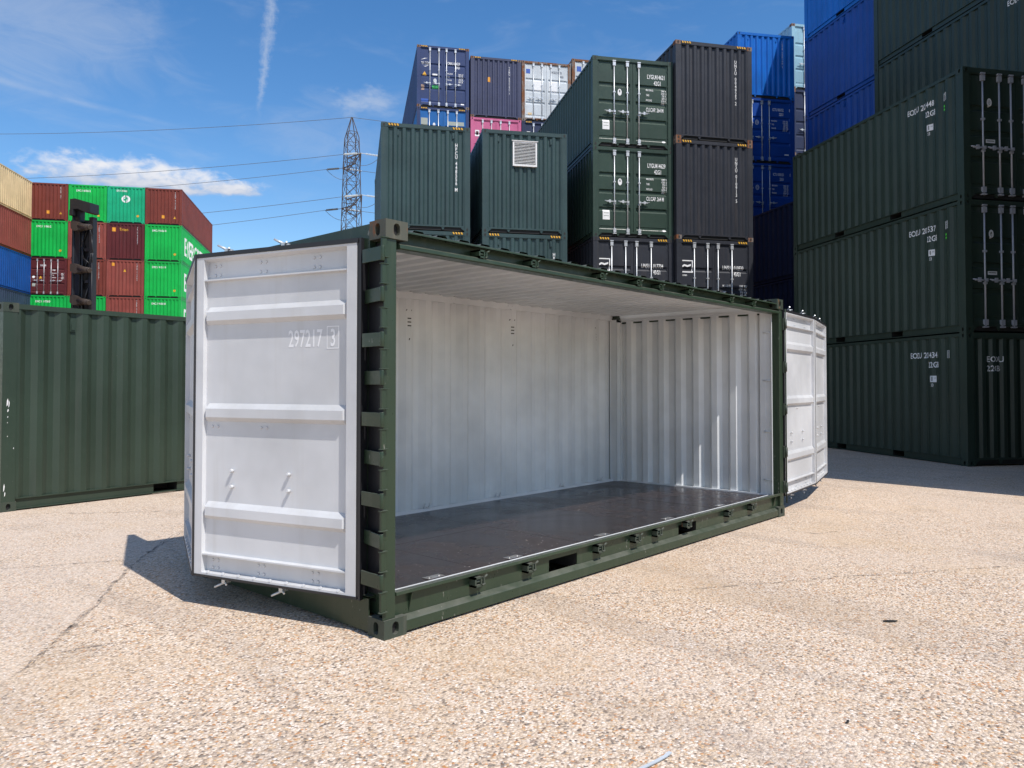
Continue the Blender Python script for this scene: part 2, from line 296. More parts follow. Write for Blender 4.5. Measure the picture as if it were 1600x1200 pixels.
# ------------------------------------------------------------------ mesh helpers
class MB:
    """collects faces with material slots, then becomes one mesh"""
    def __init__(s): s.v = []; s.f = []; s.m = []; s.s = []
    def face(s, pts, mat=0, smooth=False):
        i = len(s.v); s.v += [tuple(p) for p in pts]; s.f.append(tuple(range(i, i + len(pts)))); s.m.append(mat); s.s.append(smooth)
    def box(s, x0, y0, z0, x1, y1, z1, mat=0):
        i = len(s.v)
        s.v += [(x0,y0,z0),(x1,y0,z0),(x1,y1,z0),(x0,y1,z0),(x0,y0,z1),(x1,y0,z1),(x1,y1,z1),(x0,y1,z1)]
        for f in ((0,3,2,1),(4,5,6,7),(0,1,5,4),(1,2,6,5),(2,3,7,6),(3,0,4,7)):
            s.f.append(tuple(i + k for k in f)); s.m.append(mat); s.s.append(False)
        return s
    def prism(s, prof, a0, a1, axis='x', mat=0, caps=True):
        """closed profile (list of 2D) swept along an axis; axis x: (y,z); y: (x,z); z: (x,y)"""
        def pt(p, a):
            return (a, p[0], p[1]) if axis == 'x' else (p[0], a, p[1]) if axis == 'y' else (p[0], p[1], a)
        n = len(prof); i = len(s.v)
        s.v += [pt(p, a0) for p in prof] + [pt(p, a1) for p in prof]
        for k in range(n):
            l = (k + 1) % n
            s.f.append((i + k, i + l, i + n + l, i + n + k)); s.m.append(mat); s.s.append(False)
        if caps:
            s.f.append(tuple(i + n - 1 - k for k in range(n))); s.f.append(tuple(i + n + k for k in range(n))); s.m += [mat, mat]; s.s += [False, False]
        return s
    def tube(s, p, q, r, n=8, mat=0, r2=None, caps=True):
        r2 = r if r2 is None else r2
        d = [q[k] - p[k] for k in range(3)]; L = sqrt(sum(t * t for t in d)) or 1e-9; d = [t / L for t in d]
        a = (0, 0, 1) if abs(d[2]) < 0.9 else (1, 0, 0)
        u = [d[1]*a[2]-d[2]*a[1], d[2]*a[0]-d[0]*a[2], d[0]*a[1]-d[1]*a[0]]; l = sqrt(sum(t*t for t in u)); u = [t / l for t in u]
        w = [d[1]*u[2]-d[2]*u[1], d[2]*u[0]-d[0]*u[2], d[0]*u[1]-d[1]*u[0]]
        i = len(s.v)
        for c, rr in ((p, r), (q, r2)):
            for k in range(n):
                t = 2 * pi * k / n
                s.v.append(tuple(c[j] + rr * (cos(t) * u[j] + sin(t) * w[j]) for j in range(3)))
        for k in range(n):
            l = (k + 1) % n
            s.f.append((i + k, i + l, i + n + l, i + n + k)); s.m.append(mat); s.s.append(n > 5)
        if caps:
            s.f.append(tuple(i + n - 1 - k for k in range(n))); s.f.append(tuple(i + n + k for k in range(n))); s.m += [mat, mat]; s.s += [False, False]
        return s
    def add(s, o, fn=None, mat=None):
        i = len(s.v); s.v += [fn(*p) if fn else p for p in o.v]
        s.f += [tuple(i + k for k in f) for f in o.f]; s.m += [mat if mat is not None else t for t in o.m]; s.s += o.s
        return s
    def mesh(s, name, slots=1, fix=True):
        me = bpy.data.meshes.new(name); me.from_pydata(s.v, [], s.f)
        me.polygons.foreach_set('material_index', s.m); me.polygons.foreach_set('use_smooth', s.s)
        for _ in range(slots): me.materials.append(None)
        if fix:
            b = bmesh.new(); b.from_mesh(me); bmesh.ops.remove_doubles(b, verts=b.verts, dist=1e-5)
            bmesh.ops.recalc_face_normals(b, faces=b.faces); b.to_mesh(me); b.free()
        me.update(); return me
CACHE = {}
def cached(key, fn):
    if key not in CACHE: CACHE[key] = fn()
    return CACHE[key]
def put(name, me, mats, parent=None, loc=(0, 0, 0), rotz=0.0, bevel=0.0):
    o = bpy.data.objects.new(name, me); COL.objects.link(o)
    o.location = loc; o.rotation_euler = (0, 0, rotz)
    if parent: o.parent = parent
    if not isinstance(mats, (list, tuple)): mats = [mats]
    for k, mt in enumerate(mats):
        if k < len(o.material_slots):
            o.material_slots[k].link = 'OBJECT'; o.material_slots[k].material = P[mt] if isinstance(mt, str) else mt
    if bevel:
        bv = o.modifiers.new('bevel', 'BEVEL'); bv.width = bevel; bv.segments = 2; bv.limit_method = 'ANGLE'; bv.angle_limit = radians(40)
        bv.harden_normals = False
    return o
def empty(name, label, cat, loc=(0, 0, 0), rotz=0.0, group=None):
    o = bpy.data.objects.new(name, None); COL.objects.link(o); o.location = loc; o.rotation_euler = (0, 0, rotz)
    o.empty_display_size = 0.3; tag(o, label, cat, group); return o
def tag(o, label, cat, group=None):
    o['label'] = label; o['category'] = cat
    if group: o['group'] = group
    return o

# lettering --------------------------------------------------------------
def glyphs(txt):
    """flat letter faces at size 1 from the built-in font: (verts, faces, width)"""
    def make():
        cu = bpy.data.curves.new('lettering', 'FONT'); cu.body = txt; cu.size = 1.0; cu.resolution_u = 2; cu.offset = 0.014
        ob = bpy.data.objects.new('lettering', cu); me = bpy.data.meshes.new_from_object(ob)
        vs_ = [(v.co.x, v.co.y) for v in me.vertices]; fs = [tuple(p.vertices) for p in me.polygons]
        bpy.data.objects.remove(ob); bpy.data.curves.remove(cu); bpy.data.meshes.remove(me)
        xs = [v[0] for v in vs_] or [0]
        return vs_, fs, min(xs), max(xs)
    return cached(('glyph', txt), make)
STICKERS = ('yellow', 'orange', 'greensticker', 'bluesticker', 'brownsticker', 'greysticker', 'lime')
class Flat:
    """flat marks in face coordinates (u right, v up): polygons with a material slot"""
    def __init__(s): s.p = []; s.mats = []
    def slot(s, m):
        if m not in s.mats: s.mats.append(m)
        return s.mats.index(m)
    def text(s, txt, u, v, h, sx=0.62, mat='mark', align='l'):
        vs_, fs, x0, x1 = glyphs(txt); k = h / 0.70; sl = s.slot(mat)
        w = (x1 - x0) * k * sx; off = u - x0 * k * sx - (w if align == 'r' else w / 2 if align == 'c' else 0)
        for f in fs: s.p.append(([(off + vs_[i][0] * k * sx, v + vs_[i][1] * k) for i in f], sl))
        return w
    def stack(s, txt, u, v, h, pitch, sx=0.75, mat='mark'):
        for ch in txt:
            if ch != ' ': s.text(ch, u, v, h, sx, mat, 'c')
            v -= pitch if ch != ' ' else pitch * 0.6
    def rect(s, u0, v0, u1, v1, mat='mark'):
        s.p.append(([(u0, v0), (u1, v0), (u1, v1), (u0, v1)], s.slot(mat)))
    def frame(s, u0, v0, u1, v1, t, mat='mark'):
        s.rect(u0, v0, u1, v0 + t, mat); s.rect(u0, v1 - t, u1, v1, mat); s.rect(u0, v0 + t, u0 + t, v1 - t, mat); s.rect(u1 - t, v0 + t, u1, v1 - t, mat)
    def disc(s, u, v, a, b, mat='mark', n=16):
        s.p.append(([(u + a * cos(2*pi*k/n), v + b * sin(2*pi*k/n)) for k in range(n)], s.slot(mat)))
    def ring(s, u, v, a, b, t, mat='mark', n=20):
        for k in range(n):
            A, B = 2*pi*k/n, 2*pi*(k+1)/n
            s.p.append(([(u+a*cos(A), v+b*sin(A)), (u+a*cos(B), v+b*sin(B)), (u+(a-t)*cos(B), v+(b-t)*sin(B)), (u+(a-t)*cos(A), v+(b-t)*sin(A))], s.slot(mat)))
    def poly(s, pts, mat='mark'): s.p.append((pts, s.slot(mat)))
    def build(s, name, parent, mapf, prof=None, axis='u', eps=0.003):
        own = [k for k, m in enumerate(s.mats) if m in STICKERS]
        if name == 'marking' and own:
            rest = Flat(); rest.mats = s.mats; rest.p = [q for q in s.p if q[1] not in own]
            for q in s.p:
                if q[1] in own:
                    f = Flat(); f.mats = [s.mats[q[1]]]; f.p = [(q[0], 0)]; f.build('sticker', parent, mapf, prof, axis, eps + 0.001)
            if not rest.p: return None
            return rest.build('lettering', parent, mapf, prof, axis, eps)
        """mapf(u, v, n) places a point; prof = breakpoints [(t, depth)] the marks must follow along u or v"""
        bm = bmesh.new()
        for pts, sl in s.p:
            try:
                f = bm.faces.new([bm.verts.new((p[0], p[1], 0)) for p in pts]); f.material_index = sl
            except ValueError: pass
        def depth(t):
            for (a, da), (b, db) in zip(prof, prof[1:]):
                if a <= t <= b: return da + (db - da) * (t - a) / max(b - a, 1e-9)
            return prof[0][1] if t < prof[0][0] else prof[-1][1]
        k = 0 if axis == 'u' else 1
        if prof:
            lo_ = min(v.co[k] for v in bm.verts); hi_ = max(v.co[k] for v in bm.verts)
            for t, _ in prof:
                if lo_ < t < hi_:
                    bmesh.ops.bisect_plane(bm, geom=bm.verts[:] + bm.edges[:] + bm.faces[:], plane_co=(t, 0, 0) if k == 0 else (0, t, 0), plane_no=(1, 0, 0) if k == 0 else (0, 1, 0))
        for v in bm.verts:
            v.co = mapf(v.co.x, v.co.y, (depth(v.co[k]) if prof else 0.0) + eps)
        me = bpy.data.meshes.new(name); bm.to_mesh(me); bm.free()
        for _ in s.mats: me.materials.append(None)
        return put(name, me, s.mats, parent)

# ------------------------------------------------------------------ container kit
W = 2.438; STD = 2.591; HC = 2.896; L20 = 6.058; L40 = 12.192
CX, CY, CZ = 0.178, 0.162, 0.118                    # corner casting
def stadium(a, b, n=6):
    pts = []
    if a <= b:
        for k in range(n + 1): t = pi * k / n; pts.append((a * cos(t), (b - a) + a * sin(t)))
        for k in range(n + 1): t = pi + pi * k / n; pts.append((a * cos(t), -(b - a) + a * sin(t)))
    else:
        for k in range(n + 1): t = -pi/2 + pi * k / n; pts.append(((a - b) + b * cos(t), b * sin(t)))
        for k in range(n + 1): t = pi/2 + pi * k / n; pts.append((-(a - b) + b * cos(t), b * sin(t)))
    return pts
def holed_plate(mb, place, w, h, a, b, depth, mat=0, dark=1, n=6):
    """plate w x h centred at the origin of place(u,v,d) with an oblong hole of half sizes a, b and a tunnel behind"""
    ring = stadium(a, b, n); N_ = len(ring)
    out = []
    for (x, y) in ring:
        k = min((w/2) / abs(x) if abs(x) > 1e-9 else 1e9, (h/2) / abs(y) if abs(y) > 1e-9 else 1e9); out.append((x * k, y * k))
    cs = [(w/2, h/2), (-w/2, h/2), (-w/2, -h/2), (w/2, -h/2)]
    for i in range(N_):
        j = (i + 1) % N_
        o0, o1 = out[i], out[j]; mid = None
        for c in cs:
            if (abs(abs(o0[0]) - w/2) < 1e-6) != (abs(abs(o1[0]) - w/2) < 1e-6) or (abs(o0[0]-o1[0]) > 1e-6 and abs(o0[1]-o1[1]) > 1e-6):
                if c[0] * (o0[0] + o1[0]) > 0 and c[1] * (o0[1] + o1[1]) > 0: mid = c
        pts = [place(*ring[i], 0), place(*o0, 0)] + ([place(*mid, 0)] if mid else []) + [place(*o1, 0), place(*ring[j], 0)]
        mb.face(pts, mat)
        mb.face([place(*ring[i], 0), place(*ring[j], 0), place(*ring[j], depth), place(*ring[i], depth)], mat)
    mb.face([place(*p, depth) for p in ring], dark)
def casting_mesh():
    mb = MB(); X, Y, Z = CX, CY, CZ
    d = 0.030
    holed_plate(mb, lambda u, v, t: (X/2 + u, t, Z/2 + v), X, Z, 0.026, 0.040, d)
    holed_plate(mb, lambda u, v, t: (X/2 + u, Y - t, Z/2 + v), X, Z, 0.026, 0.040, d)
    holed_plate(mb, lambda u, v, t: (t, Y/2 + u, Z/2 + v), Y, Z, 0.024, 0.040, d)
    holed_plate(mb, lambda u, v, t: (X - t, Y/2 + u, Z/2 + v), Y, Z, 0.024, 0.040, d)
    holed_plate(mb, lambda u, v, t: (X/2 + u, Y/2 + v, Z - t), X, Y, 0.058, 0.030, d)
    mb.box(0, 0, 0, X, Y, 0.002)
    return mb.mesh('corner_casting', 2, fix=False)
def casting_simple():
    mb = MB(); X, Y, Z = CX, CY, CZ
    mb.box(0, 0, 0, X, Y, Z)
    for f in ((lambda a, b: (X/2 + a, -0.003, Z/2 + b)), (lambda a, b: (X/2 + a, Y + 0.003, Z/2 + b)), (lambda a, b: (-0.003, Y/2 + a, Z/2 + b)), (lambda a, b: (X + 0.003, Y/2 + a, Z/2 + b))):
        mb.face([f(a, b) for a, b in stadium(0.026, 0.040, 4)], 1)
    return mb.mesh('corner_casting', 2, fix=False)
CAST = casting_mesh(); CAST_S = casting_simple()

def corr(a0, a1, pitch=0.278, d=0.036, flat=0.070, slope=0.068):
    """breakpoints (t, depth) of trapezoid corrugation between a0 and a1; depth 0 = outer crest, -d = trough"""
    n = max(1, round((a1 - a0) / pitch)); p = (a1 - a0) / n; k = p / (2 * (flat + slope)); fl, sl = flat * k, slope * k
    pts = [(a0, 0.0)]
    for i in range(n):
        b = a0 + i * p
        pts += [(b + fl / 2, 0.0), (b + fl / 2 + sl, -d), (b + fl * 1.5 + sl, -d), (b + fl * 1.5 + sl * 2, 0.0)]
    pts.append((a1, 0.0)); return pts
def sheet(mb, prof, z0, z1, place, mat=0):
    for (a, da), (b, db) in zip(prof, prof[1:]):
        if b - a > 1e-6: mb.face([place(a, z0, da), place(b, z0, db), place(b, z1, db), place(a, z1, da)], mat)
SIDE_N = -0.014                                       # crest of a side wall lies this far inside the casting face
ZB, ZT = 0.160, 0.075                                 # bottom rail top edge, top rail height
def side_prof(L): return corr(0.17, L - 0.17)
END_PITCH = 0.243
def end_prof(): return corr(0.15, W - 0.15, END_PITCH, 0.046, 0.072, 0.046)
def m_side(L, H):
    def make():
        mb = MB(); sheet(mb, side_prof(L), ZB - 0.01, H - ZT + 0.01, lambda u, v, n: (u, -n - SIDE_N, v)); return mb.mesh('side_wall')
    return cached(('side', L, H), make)
def m_end(H):
    def make():
        mb = MB(); sheet(mb, end_prof(), ZB - 0.01, H - 0.09, lambda u, v, n: (-n - SIDE_N, W - u, v)); return mb.mesh('end_wall')
    return cached(('end', H), make)
def m_post(H):
    def make():
        mb = MB()
        mb.prism([(0.004, 0.004), (0.165, 0.004), (0.165, 0.02), (0.10, 0.05), (0.05, 0.10), (0.02, 0.152), (0.004, 0.152)], CZ, H - CZ, 'z'); return mb.mesh('corner_post')
    return cached(('post', H), make)
def m_railb(L, pockets):
    """bottom side rail: channel with forklift pockets, at y = 0"""
    def make():
        mb = MB(); x0, x1 = CX, L - CX
        mb.prism([(0.006, 0.148), (0.060, 0.148), (0.060, 0.160), (0.006, 0.160)], x0, x1, 'x')
        mb.prism([(0.004, 0.017), (0.060, 0.017), (0.060, 0.030), (0.004, 0.030)], x0, x1, 'x')
        xs = [x0]
        for c, w in pockets: xs += [c - w/2, c + w/2]
        xs.append(x1)
        for a, b in zip(xs[::2], xs[1::2]): mb.box(a, 0.036, 0.030, b, 0.044, 0.148)
        for c, w in pockets: mb.box(c - w/2 - .01, 0.30, 0.032, c + w/2 + .01, 0.31, 0.146, 1); mb.box(c - w/2 - .012, .045, .032, c - w/2, .30, .146, 1); mb.box(c + w/2, .045, .032, c + w/2 + .012, .30, .146, 1); mb.box(c - w/2, .045, .146, c + w/2, .30, .1475, 1)
        return mb.mesh('bottom_rail', 2)
    return cached(('railb', L, tuple(pockets)), make)
def m_railt(L, H):
    def make():
        mb = MB(); mb.box(CX, 0.008, H - ZT, L - CX, 0.068, H - 0.012); return mb.mesh('top_rail')
    return cached(('railt', L, H), make)
def m_hdr(H):
    def make():
        mb = MB(); mb.box(0.006, CY, H - 0.105, 0.080, W - CY, H - 0.006); mb.box(0.020, CY, H - 0.125, 0.07, W - CY, H - 0.105); return mb.mesh('header')
    return cached(('hdr', H), make)
def m_sill():
    def make():
        mb = MB(); mb.box(0.012, CY, 0.118, 0.085, W - CY, 0.160); mb.box(0.05, CY, 0.03, 0.07, W - CY, 0.118, 1)
        for y in (0.75, 1.69): mb.prism([(y - .05, 0.118), (y + .05, 0.118), (y + .012, 0.045), (y - .012, 0.045)], 0.02, 0.045, 'x')
        for sg in (0, 1):
            a = CY if sg == 0 else W - CY; b = a + (0.11 if sg == 0 else -0.11)
            mb.prism([(a, 0.118), (b, 0.118), (a, 0.02)], 0.014, 0.03, 'x')
        return mb.mesh('sill', 2)
    return cached('sill', make)
def m_roof(L, H):
    def make():
        mb = MB(); pr = corr(0.09, L - 0.09, 0.42, 0.018, 0.12, 0.05)
        for (a, da), (b, db) in zip(pr, pr[1:]): mb.face([(a, .06, H - .02 + da), (b, .06, H - .02 + db), (b, W - .06, H - .02 + db), (a, W - .06, H - .02 + da)])
        return mb.mesh('roof')
    return cached(('roof', L, H), make)
def m_base(L):
    def make(): return MB().box(0.09, 0.07, 0.150, L - 0.09, W - 0.07, 0.158).mesh('floor')
    return cached(('base', L), make)
DOOR_H = lambda H: H - 0.125 - 0.165
def door_profile(H):
    """(v, n) along the height of a door leaf: recessed bands"""
    h = DOOR_H(H); pr = [(0, 0), (0.06, 0), (0.085, -0.012), (0.150, -0.012), (0.158, 0)]
    for c in (0.28, 0.50, 0.715):
        v = c * h; pr += [(v - 0.075, 0), (v - 0.035, -0.034), (v + 0.040, -0.034), (v + 0.060, 0)]
    pr += [(h - 0.105, 0), (h - 0.100, -0.012), (h, -0.012)]
    return pr
def m_leaf(H):
    def make():
        mb = MB(); w = (W - 0.23) / 2 - 0.006; h = DOOR_H(H); n0 = -0.040
        pr = door_profile(H)
        for (a, da), (b, db) in zip(pr, pr[1:]):
            us = [(0.075, 0.0), (0.10, 1.0), (w - 0.10, 1.0), (w - 0.075, 0.0)]
            for (u0, k0), (u1, k1) in zip(us, us[1:]):
                mb.face([(-n0 - da * k0, -u0, a), (-n0 - da * k1, -u1, a), (-n0 - db * k1, -u1, b), (-n0 - db * k0, -u0, b)])
        mb.box(-n0 - 0.006, -0.075, 0, -n0 + 0.05, 0, h); mb.box(-n0 - 0.006, -w, 0, -n0 + 0.05, -w + 0.075, h)
        mb.face([(-n0 + .05, 0, 0), (-n0 + .05, -w, 0), (-n0 + .05, -w, h), (-n0 + .05, 0, h)])
        for v in (0.09, 0.30, 0.52, 0.74, 0.93):                       # hinge blades on the outer stile
            mb.box(-n0 - 0.020, -0.055, v * h - 0.03, -n0 - 0.006, 0.028, v * h + 0.03)
        return mb.mesh('door')
    return cached(('leaf', H), make)
def m_bar(H):
    def make():
        mb = MB(); h = H - 0.19
        mb.tube((0, 0, 0), (0, 0, h), 0.017, 8)
        for z in (0.10, h - 0.10): mb.box(-0.028, -0.042, z - 0.055, 0.020, 0.042, z + 0.055)
        for z in (0.36, 0.62): mb.box(-0.024, -0.034, z * h - 0.02, 0.020, 0.034, z * h + 0.02)
        for z in (0.012, h - 0.012): mb.box(-0.03, -0.05, z - 0.014, 0.035, 0.05, z + 0.014)
        return mb.mesh('locking_bar')
    return cached(('bar', H), make)
def m_handle():
    def make():
        mb = MB(); mb.tube((-0.032, 0, 0), (-0.038, 0.30, 0.012), 0.011, 6)
        mb.box(-0.045, 0.12, -0.040, -0.012, 0.175, 0.045); mb.box(-0.05, -0.03, -0.03, -0.01, 0.03, 0.03); mb.box(-0.04, 0.05, -0.016, -0.02, 0.25, 0.012)
        return mb.mesh('handle')
    return cached('handle', make)
def m_stripe():
    def make():
        mb = MB(); mb.box(-0.004, 0, 0, 0.004, 0.30, 0.062, 0)
        for k in range(4):
            y = 0.01 + k * 0.075; mb.face([(-0.006, y, 0.002), (-0.006, y + 0.04, 0.002), (-0.006, y + 0.065, 0.06), (-0.006, y + 0.025, 0.06)], 1)
        return mb.mesh('hazard_stripe', 2, fix=False)
    return cached('stripe', make)
def m_lash():
    def make():
        mb = MB(); mb.box(0, 0, 0, 0.07, 0.018, 0.17); mb.box(0.012, -0.010, 0.02, 0.058, 0, 0.10); return mb.mesh('vent')
    return cached('vent', make)
def m_plain(L, H):
    """one closed body for containers nothing of which shows their parts"""
    def make():
        mb = MB(); mb.box(0.03, 0.03, 0.06, L - 0.03, W - 0.03, H - 0.03)
        for x in (0, L - CX):
            for y in (0, W - CY):
                mb.box(x, y, 0, x + CX, y + CY, H - 0.001)
        for y in (0.006, W - 0.066): mb.box(CX, y, 0.017, L - CX, y + 0.06, 0.16); mb.box(CX, y, H - 0.075, L - CX, y + 0.06, H - 0.012)
        sheet(mb, side_prof(L), .155, H - .07, lambda u, v, n: (u, -n - SIDE_N, v)); sheet(mb, side_prof(L), .155, H - .07, lambda u, v, n: (L - u, W + n + SIDE_N, v))
        sheet(mb, end_prof(), .155, H - .08, lambda u, v, n: (-n - SIDE_N, W - u, v)); sheet(mb, end_prof(), .155, H - .08, lambda u, v, n: (L + n + SIDE_N, u, v))
        return mb.mesh('container_body')
    return cached(('plain', L, H), make)
def cont_maps(L):
    return {'front': lambda u, v, n: (-n - SIDE_N, W - u, v), 'right': lambda u, v, n: (u, -n - SIDE_N, v), 'left': lambda u, v, n: (L - u, W + n + SIDE_N, v)}
def container(label, x, y, z, rot, L, H, body, front='wall', group=None, rails=None, cast=None, near=False, stripes=False, marks=None,
              bars=(0.21, 0.40, 0.60, 0.79), bar_mat='galv', simple=False, vents=(), pockets=None, door=None, backface='wall'):
    if simple:
        o = put('shipping_container', m_plain(L, H), body, None, (x, y, z), rot); return tag(o, label, 'container', group)
    r = empty('shipping_container', label, 'container', (x, y, z), rot, group)
    rails = rails or body; cast = cast or rails
    for ix, px in enumerate((0, L - CX)):
        for iy, py in enumerate((0, W - CY)):
            for pz in (0, H - CZ):
                put('corner_casting', CAST if near else CAST_S, [cast, 'dark'], r, (px, py, pz))
            o = put('corner_post', m_post(H), rails, r, (L if ix else 0, W if iy else 0, 0))
            o.scale = (-1 if ix else 1, -1 if iy else 1, 1)
    if pockets is None: pockets = [(L/2 - 1.02, 0.36), (L/2 + 1.02, 0.36)] if L < 7 else []
    for iy in (0, 1):
        o = put('bottom_rail', m_railb(L, pockets), [rails, 'dark'], r, (0, W if iy else 0, 0)); o.scale = (1, -1 if iy else 1, 1)
        o = put('top_rail', m_railt(L, H), rails, r, (0, W if iy else 0, 0)); o.scale = (1, -1 if iy else 1, 1)
        o = put('side_wall', m_side(L, H), body, r, (0, W if iy else 0, 0)); o.scale = (1, -1 if iy else 1, 1)
    for ix in (0, 1):
        o = put('header', m_hdr(H), rails, r, (L if ix else 0, 0, 0)); o.scale = (-1 if ix else 1, 1, 1)
        o = put('sill', m_sill(), [rails, 'dark'], r, (L if ix else 0, 0, 0)); o.scale = (-1 if ix else 1, 1, 1)
        if ix == 1 or front == 'wall':
            o = put('end_wall', m_end(H), body, r, (L if ix else 0, 0, 0)); o.scale = (-1 if ix else 1, 1, 1)
    put('roof', m_roof(L, H), body, r); put('floor', m_base(L), 'dark', r)
    if front == 'door':
        dm = door or body; h = DOOR_H(H); lw = (W - 0.23) / 2
        for k in (0, 1):
            d = put('door', m_leaf(H), dm, r, (0, W - 0.115 - k * (W - 0.23), 0.165))
            if k: d.scale = (1, -1, 1)
            for b in bars:
                u = b * (W - 0.23)
                if (u < lw) != (k == 0): continue
                lu = u if k == 0 else (W - 0.23) - u
                br = put('locking_bar', m_bar(H), bar_mat, d, (0.012, -lu, -0.07))
                hd = put('handle', m_handle(), bar_mat, d, (0.012, -lu, 0.37 * h))
                if k == 0: hd.location.y = -lu
                if hd and (lu > lw * 0.6): hd.scale = (1, 1, 1)
    if stripes:
        for y0 in (CY + 0.03, W - CY - 0.33): put('hazard_stripe', m_stripe(), ['ink', 'yellow'], r, (0.001, y0, H - 0.078))
    for face, u, v in vents:
        if face == 'front': put('vent', m_lash(), body, r, (0.03, W - u, v), -pi/2)
        else:
            o = put('vent', m_lash(), body, r, (u, 0.0 if face == 'right' else W, v))
            if face == 'left': o.scale = (1, -1, 1); o.location.x = L - u
            o.location.y += 0.026 if face == 'right' else -0.026
    mp = cont_maps(L)
    for face, fl in (marks or {}).items():
        if face == 'front' and front == 'door':
            mf = lambda u, v, n: (0.040 - n, W - u, v)
            fl.build('marking', r, mf, [(v + 0.165, n) for v, n in door_profile(H)], 'v', 0.004)
        else: fl.build('marking', r, mp[face], end_prof() if face == 'front' else side_prof(L), 'u', 0.003)
    return r
def rowdir(a): a = radians(a); return (sin(a), cos(a)), (cos(a), -sin(a))
def block(px, py, yaw):
    """front-left corner of a row -> function giving the container origin (front-right corner) and rotation"""
    D, R = rowdir(yaw); return (px + R[0] * W, py + R[1] * W), pi/2 - radians(yaw)

# ------------------------------------------------------------------ ground
def build_ground():
    mb = MB(); S = 900.0
    mb.face([(-S, -S, 0), (S, -S, 0), (S, S, 0), (-S, S, 0)])
    o = put('ground', mb.mesh('ground'), 'ground'); o['kind'] = 'structure'
    # cracks and joints: ragged dirt-filled strips
    lines = CRACKS
    for pts, w0 in [(p, w * .75) for p, w in lines] + [([(x + .004, y) for x, y in p], w * 1.6) for p, w in lines if w > .011]:
        mb = MB(); L_ = []
        for (a, b) in zip(pts, pts[1:]):
            n = max(2, int(hypot(b[0]-a[0], b[1]-a[1]) / 0.05))
            for k in range(n): t = k / n; L_.append((a[0] + (b[0]-a[0]) * t, a[1] + (b[1]-a[1]) * t))
        L_.append(pts[-1]); off = 0; q = []
        for k, p in enumerate(L_):
            off = off * 0.85 + random.uniform(-0.011, 0.011)
            a = L_[max(0, k-1)]; b = L_[min(len(L_)-1, k+1)]; d = hypot(b[0]-a[0], b[1]-a[1]) or 1; nx, ny = -(b[1]-a[1])/d, (b[0]-a[0])/d
            w = w0 * random.uniform(0.25, 1.0) * min(1, 0.25 + k * 0.1, 0.25 + (len(L_)-1-k) * 0.1)
            if random.random() < 0.08: w *= 2.2
            q.append(((p[0]+nx*(off+w/2), p[1]+ny*(off+w/2), 0.004), (p[0]+nx*(off-w/2), p[1]+ny*(off-w/2), 0.004)))
        for (a, b), (c, d) in zip(q, q[1:]): mb.face([a, b, d, c])
        o = put('ground_crack', mb.mesh('ground_crack'), 'crack'); o['kind'] = 'structure'
CRACKS = [([(-1.761, 0.968), (-1.596, 1.138), (-1.368, 1.468), (-1.064, 1.895), (-0.86, 2.188), (-0.235, 3.151), (0.312, 3.849), (0.844, 4.447)], 0.022), ([(-1.471, 1.239), (-1.351, 1.249), (-1.222, 1.22), (-0.995, 1.139)], 0.035), ([(-0.995, 1.139), (-0.85, 1.16), (-0.542, 1.106)], 0.008), ([(-1.018, 3.885), (-0.777, 3.72), (-0.449, 3.567), (-0.136, 3.403), (0.015, 3.348)], 0.016), ([(0.138, 3.611), (0.246, 3.532), (0.365, 3.484)], 0.012), ([(-0.982, 2.523), (-0.94, 2.326), (-0.866, 2.171)], 0.01), ([(-1.075, 2.703), (-0.982, 2.523)], 0.005), ([(4.985, -0.384), (5.165, -0.531), (5.172, -0.698), (5.665, -0.926)], 0.016), ([(5.905, -1.083), (6.351, -1.352)], 0.012), ([(5.138, -0.763), (4.784, -1.18), (4.385, -1.597)], 0.01), ([(6.559, -0.378), (6.903, -0.551)], 0.014), ([(6.844, -0.696), (6.657, -1.275), (6.116, -1.954)], 0.008), ([(0.123, 6.795), (0.608, 6.324), (1.4, 5.728)], 0.022), ([(1.45, -0.187), (1.819, -0.443), (2.316, -0.808), (2.891, -1.165), (3.393, -1.483), (3.898, -1.825), (4.403, -2.189), (4.929, -2.568)], 0.013), ([(0.596, 4.507), (0.809, 4.431)], 0.008)]
build_ground()

